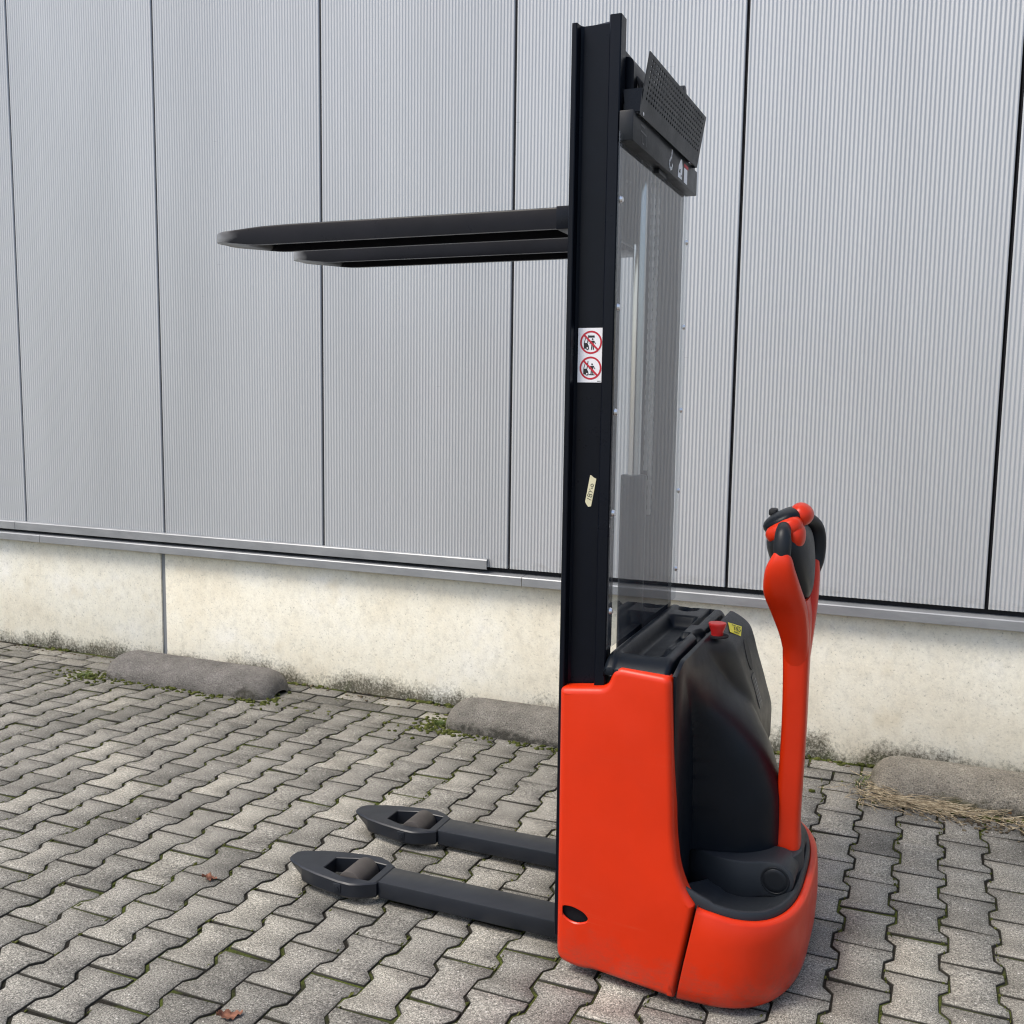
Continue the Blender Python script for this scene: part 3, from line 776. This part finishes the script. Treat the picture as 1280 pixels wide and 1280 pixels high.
tb = new(); sweep(tb, spline([((-.312, 2.476, 1.06), .020, .019), ((-.312, 2.476, 1.10), .021, .019), ((-.313, 2.487, 1.128), .019, .018), ((-.315, 2.515, 1.142), .016, .015)]), power=1); part('hand_grip', tb, M_PLAST2, tiller, 60)
tb = new(); sweep(tb, spline([((-.274, 2.755, .975), .016, .018), ((-.266, 2.782, 1.02), .025, .019), ((-.264, 2.786, 1.075), .027, .019), ((-.268, 2.775, 1.115), .024, .018), ((-.280, 2.74, 1.138), .02, .018), ((-.295, 2.70, 1.145), .016, .016)]), power=1); part('hand_grip', tb, M_PLAST2, tiller, 60)
tb = new()
sweep(tb, spline([((-.284, 2.64, .935), .012, .02), ((-.288, 2.64, .965), .034, .06), ((-.298, 2.640, 1.02), .047, .11), ((-.310, 2.640, 1.075), .055, .135), ((-.315, 2.640, 1.11), .052, .135), ((-.318, 2.635, 1.13), .042, .11), ((-.320, 2.63, 1.142), .02, .06)]), power=.8, level=True)
part('tiller_housing', tb, M_PLAST2, tiller, 60)
rot = Matrix.Rotation(R(-28), 3, 'Y')
tb = new(); sphere(tb, (-.326, 2.60, 1.150), (.054, .08, .026), rot, power=.85); part('control_head', tb, M_PLAST, tiller, 60)
tb = new(); sphere(tb, (-.318, 2.545, 1.132), (.048, .04, .026), Matrix.Rotation(R(-30), 3, 'Y'), power=.8)
sphere(tb, (-.292, 2.55, 1.118), (.026, .04, .036), None, power=.9)
part('travel_switch', tb, M_ORANGE_P, tiller, 60)
tb = new(); sphere(tb, (-.284, 2.60, 1.167), (.030, .045, .028), Matrix.Rotation(R(35), 3, 'Y'), power=.9); part('belly_button', tb, M_RED if False else M_ORANGE_P, tiller, 60)
tb = new(); box(tb, -.366, -.346, 2.60, 2.64, 1.158, 1.176, .005); part('thumb_rocker', tb, M_BLACK, tiller)

# mast rails: two H sections with lips
def rail_section(y0, y1, flip):
    yw0, yw1 = y0+.030, y0+.038
    s = [(-.812, y0+.002), (-.810, y0), (-.801, y0), (-.799, y0+.002), (-.797, yw0-.006), (-.791, yw0), (-.729, yw0), (-.7235, yw0-.006), (-.7215, y0+.0028), (-.7187, y0), (-.696, y0), (-.6935, y0+.003), (-.6935, y1), (-.722, y1), (-.722, yw1), (-.796, yw1), (-.798, y1), (-.812, y1)]
    return [(x, 2*YC-y if flip else y) for x, y in s]
RAILS = []
for flip in (False, True):
    bm = new(); sec = rail_section(2.288, 2.329, flip)
    if flip: sec = sec[::-1]
    loft(bm, [[(x, y, z) for x, y in sec] for z in (.09, 2.306)])
    for vtx in bm.verts:
        if vtx.co.z > 2.3 and vtx.co.x > -.725: vtx.co.z += .008
    RAILS.append(part('mast_rail', bm, M_MAST, T, 30))
# warning label: two prohibition signs
lab = new()
def flat(bm, pts, y, mi): bm.faces.new([bm.verts.new((x, y, z)) for x, z in pts]).material_index = mi
LX0, LX1, LZ0, LZ1, LY = -.790, -.727, 1.487, 1.616, 2.3165
box(lab, LX0, LX1, LY, LY+.0012, LZ0, LZ1, mi=0)
def disc(bm, cx, cz, r, y, mi, n=24): flat(bm, [(cx+r*math.cos(-2*math.pi*i/n), cz+r*math.sin(-2*math.pi*i/n)) for i in range(n)], y, mi)
def poly(bm, cx, cz, pts, y, mi, s=.027): flat(bm, [(cx+x*s, cz+z*s) for x, z in pts], y, mi)
for q, cz in enumerate((1.582, 1.521)):
    cx = (LX0+LX1)/2+.001
    n = 40; r0, r1 = .0275, .0232
    ro = [(cx+r0*math.cos(2*math.pi*i/n), cz+r0*math.sin(2*math.pi*i/n)) for i in range(n)]
    ri = [(cx+r1*math.cos(2*math.pi*i/n), cz+r1*math.sin(2*math.pi*i/n)) for i in range(n)]
    for i in range(n):
        j = (i+1) % n; flat(lab, [ro[j], ro[i], ri[i], ri[j]], LY-.0004, 2)
    y = LY-.0006
    poly(lab, cx, cz, [(-.66, -.55), (-.2, -.55), (-.2, -.3), (-.34, -.05), (-.66, -.05)], y, 1)          # truck body
    poly(lab, cx, cz, [(-.36, -.05), (-.28, -.05), (-.2, .62), (-.27, .62)], y, 1)                       # mast
    poly(lab, cx, cz, [(-.66, -.05), (-.6, -.05), (-.44, .55), (-.5, .55)], y, 1)
    disc(lab, cx-.32*.027, cz-.5*.027, .004, y-.0002, 1); disc(lab, cx-.32*.027, cz-.5*.027, .002, y-.0004, 0)
    if q == 0: poly(lab, cx, cz, [(-.2, .42), (.32, .42), (.32, .6), (-.2, .6)], y, 1)                      # raised load
    else: poly(lab, cx, cz, [(-.15, -.6), (.4, -.62), (.4, -.56), (-.15, -.54)], y, 1)                       # lowered fork
    px_, pz_ = .14, -.02 if q == 0 else .04
    disc(lab, cx+px_*.027, cz+(pz_+.3)*.027, .0021, y, 1, 12)
    poly(lab, cx+px_*.027, cz+pz_*.027, [(-.1, -.25), (.1, -.25), (.14, .16), (-.14, .16)], y, 1)
    poly(lab, cx+px_*.027, cz+pz_*.027, [(-.13, -.62), (-.03, -.62), (-.01, -.22), (-.1, -.22)], y, 1)
    poly(lab, cx+px_*.027, cz+pz_*.027, [(.05, -.62), (.15, -.62), (.1, -.22), (.01, -.22)], y, 1)
    poly(lab, cx+px_*.027, cz+pz_*.027, [(-.28, -.1), (-.22, -.14), (-.1, .12), (-.14, .17)], y, 1)
    poly(lab, cx+px_*.027, cz+pz_*.027, [(.26, -.14), (.31, -.09), (.15, .17), (.1, .12)], y, 1)
    poly(lab, cx, cz, [(-.7, .58), (-.58, .7), (.68, -.56), (.56, -.68)][::-1], LY-.0009, 2)               # slash
poly(lab, -.735, 1.4895, [(-.2, 0), (.12, 0), (.12, .05), (-.2, .05)], LY-.0004, 1)
part('warning_label', lab, [M_WHITE, M_BLACK, M_PRED], RAILS[0], recalc=False)
# torn tape with handwriting running up the rail
tp = new(); TY = 2.3168
TA, TB, TW = Vector((-.7565, 1.190)), Vector((-.744, 1.262)), .0085
td = (TB-TA).normalized(); tn = Vector((-td.y, td.x))            # tn points left: top of the letters
outl = [TA-tn*TW+td*.000, TA-tn*TW*.2-td*.003, TA+tn*TW*.6+td*.003, TA+tn*TW+td*.008, TB+tn*TW+td*.001, TB+tn*TW*.5+td*.0005, TB-tn*TW*.2-td*.003, TB-tn*TW-td*.0045]
tp.faces.new([tp.verts.new((p.x, TY, p.y)) for p in outl])
Lt = (TB-TA).length
tf = lambda q: (lambda p: Vector((p.x, TY-.0005, p.y)))(TA+td*q.x*Lt+tn*q.y*TW)
def circ(cx, cy, rx, ry, n=12): return [(cx+rx*math.cos(2*math.pi*i/n), cy+ry*math.sin(2*math.pi*i/n)) for i in range(n+1)]
hand = [[(.2, -.7), (.24, .55)], circ(.35, .3, .045, .33), circ(.345, -.36, .05, .34), [(.44, .55), (.49, .05), (.56, .35)], [(.49, .05), (.47, -.6)], [(.59, .05), (.6, -.45)], circ(.69, -.15, .05, .38)]
def stroke3(bm, pts, w):
    for a, b in zip(pts, pts[1:]):
        A, B = tf(Vector(a)), tf(Vector(b)); d = (B-A)
        if d.length < 1e-6: continue
        d.normalize(); nn = Vector((-d.z, 0, d.x))*w/2
        bm.faces.new([bm.verts.new(q) for q in (A-nn-d*w*.3, B-nn+d*w*.3, B+nn+d*w*.3, A+nn-d*w*.3)]).material_index = 1
for h_ in hand: stroke3(tp, h_, .0013)
part('tape_label', tp, [M_TAPE, M_BLACK], RAILS[0], recalc=False)

# cross members, carriage and lift gear between the rails
bm = new(); box(bm, -.79, -.74, 2.37, mir(2.37), 2.262, 2.30, .004); part('top_tie', bm, M_MAST, T)
bm = new(); box(bm, -.80, -.785, 2.385, mir(2.385), 1.868, 2.19, .004)
carriage = part('fork_carriage', bm, M_MAST, T)
bm = new(); cyl(bm, (-.75, 2.70, 1.235), (-.75, 2.70, 2.16), .0178, n=32); part('piston_rod', bm, M_CHROME, T)
bm = new(); cyl(bm, (-.75, 2.70, .1), (-.75, 2.70, 1.24), .036, n=32, bev=.004); part('lift_cylinder', bm, M_MAST, T)
def chain(y, z0, z1):
    bm = new(); k = 0; z = z0
    while z < z1:
        w = .0035 if k % 2 else .0095
        box(bm, -.735, -.726, y-w, y+w, z, z+.0145); z += .014; k += 1
    part('lift_chain', bm, M_GREASE, T)
chain(2.752, 1.25, 2.24); chain(2.80, 1.12, 2.24)
bm = new(); cyl(bm, (-.745, 2.735, 2.215), (-.745, 2.82, 2.215), .04, n=28, bev=.004); part('chain_pulley', bm, M_GREASE, T)
bm = new()
for k in range(3):
    yy = 2.36+.018*k
    pts = [(-.70+.0*k, yy, 2.08)]+[(-.690-.022*math.cos(math.pi*i/10), yy+.004*i*.3, 2.165+.035*math.sin(math.pi*i/10)) for i in range(11)]+[(-.676, yy+.02, 2.09)]
    tube(bm, pts, .005)
part('hydraulic_hose', bm, M_RUB, T, 60)
bm = new()
pts = [(-.694, 2.33), (-.694, 2.38), ]
loft(bm, [[(x, y, z) for x, z in round_poly([(-.72, 2.10), (-.676, 2.10), (-.676, 2.235), (-.72, 2.235)], [0, 0, .03, 0], 6)] for y in (2.34, 2.37)])
part('hose_bracket', bm, M_MAST, T)

# rear cross box with symbols
bm = new(); box(bm, -.692, -.659, 2.285, 2.962, 2.034, 2.101, .002)
box(bm, -.688, -.672, 2.58, 2.66, 2.022, 2.036, .002); box(bm, -.69, -.6605, 2.31, 2.935, 2.101, 2.122)
xbox = part('cross_box', bm, M_PLAST2, T)
sy = new(); FX = -.6584
def face_yz(bm, pts, mi, d=0): bm.faces.new([bm.verts.new((FX+d, y, z)) for y, z in pts]).material_index = mi
def stroke_yz(bm, pts, w, mi, d=0):
    for a, b in zip(pts, pts[1:]):
        a, b = Vector(a), Vector(b); t_ = (b-a).normalized(); nn = Vector((-t_.y, t_.x))*w/2
        face_yz(bm, [a-nn-t_*w*.3, b-nn+t_*w*.3, b+nn+t_*w*.3, a+nn-t_*w*.3], mi, d)
hook = [(2.655, 2.093), (2.652, 2.078), (2.640, 2.068), (2.630, 2.060), (2.632, 2.049), (2.645, 2.044), (2.658, 2.049), (2.662, 2.058)]
SM = [M_WHITE, M_BLACK, M_PRED, mat('faint_print', (.045, .047, .05), .5)]
stroke_yz(sy, hook, .008, 0); part('hook_symbol', sy, SM, xbox, recalc=False)
sy = new(); face_yz(sy, [(2.725, 2.041), (2.772, 2.041), (2.776, 2.075), (2.768, 2.093), (2.756, 2.093), (2.732, 2.072)], 0)
face_yz(sy, [(2.735, 2.055), (2.752, 2.055), (2.752, 2.066), (2.742, 2.064)], 1, .0003); face_yz(sy, [(2.757, 2.047), (2.766, 2.047), (2.766, 2.053), (2.757, 2.053)], 1, .0003)
part('load_symbol', sy, SM, xbox, recalc=False)
sy = new(); face_yz(sy, [(2.795, 2.040), (2.835, 2.040), (2.835, 2.079), (2.795, 2.079)], 0); face_yz(sy, [(2.795, 2.081), (2.845, 2.081), (2.845, 2.090), (2.795, 2.090)], 2); part('weight_symbol', sy, SM, xbox, recalc=False)
sy = new(); stroke_yz(sy, [(2.352, 2.083), (2.385, 2.083)], .005, 3); stroke_yz(sy, [(2.35, 2.07), (2.40, 2.068)], .004, 3); stroke_yz(sy, [(2.395, 2.062), (2.40, 2.045)], .004, 3); stroke_yz(sy, [(2.36, 2.06), (2.365, 2.045), (2.38, 2.045)], .004, 3); part('worn_lettering', sy, SM, xbox, recalc=False)
for y in (2.34, 2.86):
    b2 = new(); cyl(b2, (-.664, y, 2.1035), (-.650, y, 2.1035), .0045, n=12); part('screw', b2, M_ZINC, xbox)
# perforated guard plate
gp = new(); GY0, GY1, GZ0, GZ1 = 2.312, 2.905, 2.0965, 2.232
gpt = lambda u, v: Vector((-.655+.022*v+.004*u, GY0+(GY1-GY0)*u, GZ0+(GZ1-GZ0)*v+.004*u))
NCx, NRx = 27, 8; u0, u1, v0, v1 = .035, .965, .26, .955
def q4(a): gp.faces.new([gp.verts.new(p) for p in a])
us = [0, u0]+[u0+(u1-u0)*i/NCx for i in range(1, NCx)]+[u1, 1]; vs_ = [0, v0]+[v0+(v1-v0)*j/NRx for j in range(1, NRx)]+[v1, 1]
for i in range(len(us)-1):
    for j in range(len(vs_)-1):
        a, b, c, d = us[i], us[i+1], vs_[j], vs_[j+1]
        inner = 0 < i < len(us)-2 and 0 < j < len(vs_)-2
        if not inner: q4([gpt(a, c), gpt(b, c), gpt(b, d), gpt(a, d)]); continue
        ia, ib, ic, id_ = a+(b-a)*.24, b-(b-a)*.24, c+(d-c)*.26, d-(d-c)*.26
        O = [gpt(a, c), gpt(b, c), gpt(b, d), gpt(a, d)]; I = [gpt(ia, ic), gpt(ib, ic), gpt(ib, id_), gpt(ia, id_)]
        for k in range(4): q4([O[k], O[(k+1) % 4], I[(k+1) % 4], I[k]])
bmesh.ops.remove_doubles(gp, verts=gp.verts, dist=.00005)
g_ = bmesh.ops.solidify(gp, geom=list(gp.faces), thickness=-.003)
guard = part('guard_plate', gp, M_PLAST2, T)
bm = new()
for (ua, va, ub, vb) in ((1, 1, 1, 0),):
    a, b = gpt(ua, va), gpt(ub, vb); bk = Vector((-.034, 0, -.004 if va == vb else 0)); th = Vector((0, 0, -.003)) if va == vb else Vector((0, -.003, 0))
    loft(bm, [[a, a+bk, a+bk+th, a+th], [b, b+bk, b+bk+th, b+th]])
part('guard_flange', bm, M_PLAST2, guard)
bm = new(); loft(bm, [[(x, y, z) for x, z in ((-.690, 2.152), (-.645, 2.152), (-.650, 2.101), (-.684, 2.101))] for y in (2.305, 2.311)])
part('guard_bracket', bm, M_MAST, guard)
bm = new(); cyl(bm, (-.665, 2.66, 2.236), (-.63, 2.66, 2.236), .018, n=20, bev=.003); part('guard_lug', bm, M_PLAST2, guard)

# clear safety screen and its bolts
bm = new(); box(bm, -.6845, -.6815, 2.262, 2.962, .852, 2.05)
screen = part('safety_screen', bm, M_GLASS, T)
bm = new(); box(bm, -.6933, -.685, 2.29, 2.305, .852, 2.03); part('screen_spacer', bm, M_MAST, screen)
for z in (1.902, 1.660, 1.418, 1.180, .944):
    for y in (2.276, 2.948):
        b2 = new(); cyl(b2, (-.6812, y, z), (-.6755, y, z), .0085, .006, n=16)
        part('screen_bolt', b2, M_ZINC, screen)

# raised forks
def fork_bm(yc):
    bm = new(); rings = []
    W, R_ = .150, .052; XT = -1.912
    xs_ = [-.815, -1.0, -1.3, -1.5, -1.65, -1.74, -1.76, -1.77, -1.78, -1.79, -1.80, -1.82]+[XT+R_*(1-math.sin(math.pi/2*k/9)) for k in range(10)]
    xs_ = sorted(set(xs_), reverse=True)
    for x in xs_:
        q = max(0, (XT+R_-x)/R_)
        hw = W/2-R_+R_*math.sqrt(max(0, 1-q*q)) if q > 0 else W/2
        hw = max(hw, .004) if q < 1 else W/2-R_
        zt = 1.911-.012*smooth(-1.68, -1.93, x); zb = 1.859+.014*smooth(-1.74, -1.91, x)
        t_ = .007
        zr = max(zb+.003, zt-.014)
        zr = zb+.0004+(max(zb+.003, zt-.014)-zb-.0004)*smooth(-1.80, -1.76, x)
        rings.append([(x, yc-hw, zb), (x, yc-hw, zt-.006), (x, yc-hw+.002, zt-.002), (x, yc-hw+.006, zt), (x, yc+hw-.006, zt), (x, yc+hw-.002, zt-.002), (x, yc+hw, zt-.006), (x, yc+hw, zb), (x, yc+hw-min(t_*2, hw*.3), zb), (x, yc+hw-min(t_*2.2, hw*.35), zr), (x, yc-hw+min(t_*2.2, hw*.35), zr), (x, yc-hw+min(t_*2, hw*.3), zb)])
    loft(bm, rings); return bm
for yc in (2.435, mir(2.435)):
    fk = part('fork', fork_bm(yc), M_FORK, T, 30)
    bm = new(); box(bm, -.868, -.80, yc-.0765, yc+.0765, 1.857, 1.9125, .002); part('fork_heel', bm, M_MAST, fk)

# support legs with load rollers
def leg(yc):
    bm = new(); h = .0485
    box(bm, -1.383, -.79, yc-h, yc+h, .019, .068, .004)
    # toe: outline in plan with the roller window cut through
    half = [(-1.706, .0), (-1.704, .018), (-1.69, .034), (-1.63, .062), (-1.57, .078), (-1.49, .0925), (-1.45, .094), (-1.42, .082), (-1.3835, .056), (-1.3835, 0)]
    outl = [(x, -y) for x, y in half[:-1]]+[(x, y) for x, y in half[-2:0:-1]]
    outl = [Vector((x, yc+y)) for x, y in outl]
    outl = outl
    win = [Vector((x, yc+y)) for x, y in [(-1.575, -.035), (-1.50, -.061), (-1.412, -.055), (-1.408, -.05), (-1.408, .05), (-1.412, .055), (-1.50, .061), (-1.575, .035)]]
    top = inset(outl, .004)
    low = [Vector((x+ (.035 if x < -1.65 else .0), y)) for x, y in outl]
    rr = loft(bm, [[(p.x, p.y, .022) for p in inset(low, .004)], [(p.x, p.y, .028) for p in low], [(p.x, p.y, .064) for p in outl], [(p.x, p.y, .0675) for p in top]], True, False, False)
    wr = loft(bm, [[(p.x, p.y, .0675) for p in win], [(p.x, p.y, .0655) for p in inset(win, .002)], [(p.x, p.y, .022) for p in inset(win, .002)]], True, False, False)
    for lay_o, lay_w in ((rr[-1], wr[0]), (rr[0], wr[-1])):
        ed = [bm.edges.get((lay_o[i], lay_o[(i+1) % len(lay_o)])) for i in range(len(lay_o))]+[bm.edges.get((lay_w[i], lay_w[(i+1) % len(lay_w)])) for i in range(len(lay_w))]
        bmesh.ops.triangle_fill(bm, use_beauty=True, edges=ed)
    L = part('support_leg', bm, M_STEEL, T, 32)
    b2 = new(); cyl(b2, (-1.475, yc-.052, .04), (-1.475, yc+.052, .04), .0405, n=32, bev=.004); part('load_roller', b2, M_ROLL, L, 40)
    b2 = new(); cyl(b2, (-1.475, yc-.075, .042), (-1.475, yc+.075, .042), .008, n=12); part('roller_axle', b2, M_ZINC, L)
    for s in (-1, 1):
        b2 = new(); box(b2, -1.503, -1.478, yc+s*.0915-.004, yc+s*.0915+.004, .034, .061, .0015); cyl(b2, (-1.4905, yc+s*.094, .047), (-1.4905, yc+s*.0975, .047), .006, n=12)
        part('axle_plate', b2, M_STEEL, L)
leg(2.4335); leg(2.8105)

# ------------------------------------------------------------------ dry grass, weeds, leaves
def blades(bm, c, num, spread, ln, up, dirang, dirspread, w=.0016, seed=0, lay=0.0):
    r_ = random.Random(seed)
    for i in range(num):
        p = Vector((r_.gauss(c[0], spread[0]), r_.gauss(c[1], spread[1]), max(.001, c[2]+r_.uniform(0, lay))))
        a = dirang+r_.gauss(0, dirspread); L = r_.uniform(*ln); u = r_.uniform(*up)
        d = Vector((math.cos(a), math.sin(a), 0)); side = Vector((-d.y, d.x, 0))*w*r_.uniform(.6, 1.3); prev = None
        bend = r_.gauss(0, .35)
        for k in range(4):
            t_ = k/3; dd = Vector((math.cos(a+bend*t_), math.sin(a+bend*t_), 0))
            q = p+dd*L*t_*math.cos(u)+Vector((0, 0, L*math.sin(u)*t_*(1-.45*t_)+.001))
            ww = side*(1-.75*t_)
            cur = (bm.verts.new(q-ww), bm.verts.new(q+ww+Vector((0, 0, w*.6))))
            if prev: bm.faces.new((prev[0], cur[0], cur[1], prev[1]))
            prev = cur
bm = new()
blades(bm, (-.14, 3.85, .002), 90, (.035, .07), (.06, .17), (.0, .35), -.9, .5, seed=1, lay=.03)
blades(bm, (.0, 3.77, .002), 120, (.085, .022), (.07, .2), (.0, .12), -.25, .3, seed=2, lay=.03)
blades(bm, (.0, 3.77, .002), 60, (.12, .04), (.05, .14), (.0, .5), -.4, 1.2, seed=22, lay=.02)
blades(bm, (.3, 3.76, .002), 80, (.14, .025), (.04, .13), (.0, .35), .2, 1.3, seed=3, lay=.02)
blades(bm, (.45, 3.7, .002), 45, (.12, .05), (.04, .1), (.0, .2), 1.0, 1.5, seed=4, lay=.01)
link('dry_grass', finish(bm, 'dry_grass', M_STRAW, 80, False), kind='stuff', label='heap of pale dry grass along the foot of the right wheel stop')
bm = new()
for i in range(260):
    x = rng.uniform(-5.2, 1.0); rr = rng.uniform(.002, .007)
    blob(bm, (x, 4.12+rng.gauss(0, .03), .002), (rr*1.4, rr), rr*.7, rng)
for i in range(330):
    rr = rng.uniform(.002, .006); blob(bm, (rng.gauss(.3, .16), rng.gauss(3.74, .05), .003), (rr*1.4, rr), rr*.8, rng)
M_DEB = mat('soil_crumbs', rough=1); n = NT(M_DEB); n.base(n.ramp(n.noise(n.world(), 40, 2), [(.35, (.045, .033, .02)), (.65, (.2, .16, .1))]))
link('debris', finish(bm, 'debris', M_DEB, 80), kind='stuff', label='crumbs of soil and litter along the foot of the wall')
def tuft(c, num, h, seed, label, spread=.02):
    bm = new(); blades(bm, (0, 0, 0), num, (spread, spread), (h*.5, h), (.5, 1.3), 0, 3.1, .0016, seed)
    o = link('grass_tuft', finish(bm, 'grass_tuft', M_GRASS, 80, False), label=label, cat='weed', group='weeds growing between the pavers'); o.location = (c[0], c[1], 0)
tuft((.42, 3.50), 46, .06, 11, 'small green grass tuft in a paver joint in front of the right wheel stop')
tuft((-1.93, 3.865), 90, .05, 12, 'green weed at the left end of the middle wheel stop', .011)
tuft((-3.93, 3.80), 70, .04, 13, 'low green weed at the left end of the dark left wheel stop', .025)
tuft((-.145, 3.9), 40, .1, 14, 'green grass sprouting from the dry heap at the left end of the right wheel stop')
def leaf(c, s, rz, m, label, seed):
    r_ = random.Random(seed); bm = new(); N = 10; rows = []
    for k in range(N+1):
        u = k/N; w = s*.28*math.sin(math.pi*u)**.7*(1+r_.uniform(-.25, .25))+.0008; zc = .006+s*.10*math.sin(u*math.pi*1.4+seed)
        rows.append([(s*(u-.5), -w, max(.002, zc+r_.uniform(0, .012))), (s*(u-.5), 0, max(.002, zc)), (s*(u-.5), w, max(.002, zc+r_.uniform(0, .014)))])
    loft(bm, rows, False, False, False)
    o = link('fallen_leaf', finish(bm, 'fallen_leaf', m, 80, False), label=label, cat='leaf', group='dead leaves lying on the pavers'); o.location = c; o.rotation_euler = (0, 0, rz)
def on_ground(px, py):
    d = FW+RT*(px-640)/F_PX-UP*(py-640)/F_PX; d *= -EYE/d.z; return (d.x, d.y, 0)
leaf(on_ground(262, 1100), .045, .5, M_LEAF, 'brown curled dead leaf on the pavers left of the support leg tips', 1)
leaf(on_ground(287, 1272), .06, .75, M_LEAF, 'reddish brown crumpled dead leaf at the bottom edge of the photo', 2)
leaf(on_ground(1256, 1018), .06, -.9, M_LEAF2, 'orange tan dead leaf in the litter by the right wheel stop', 3)
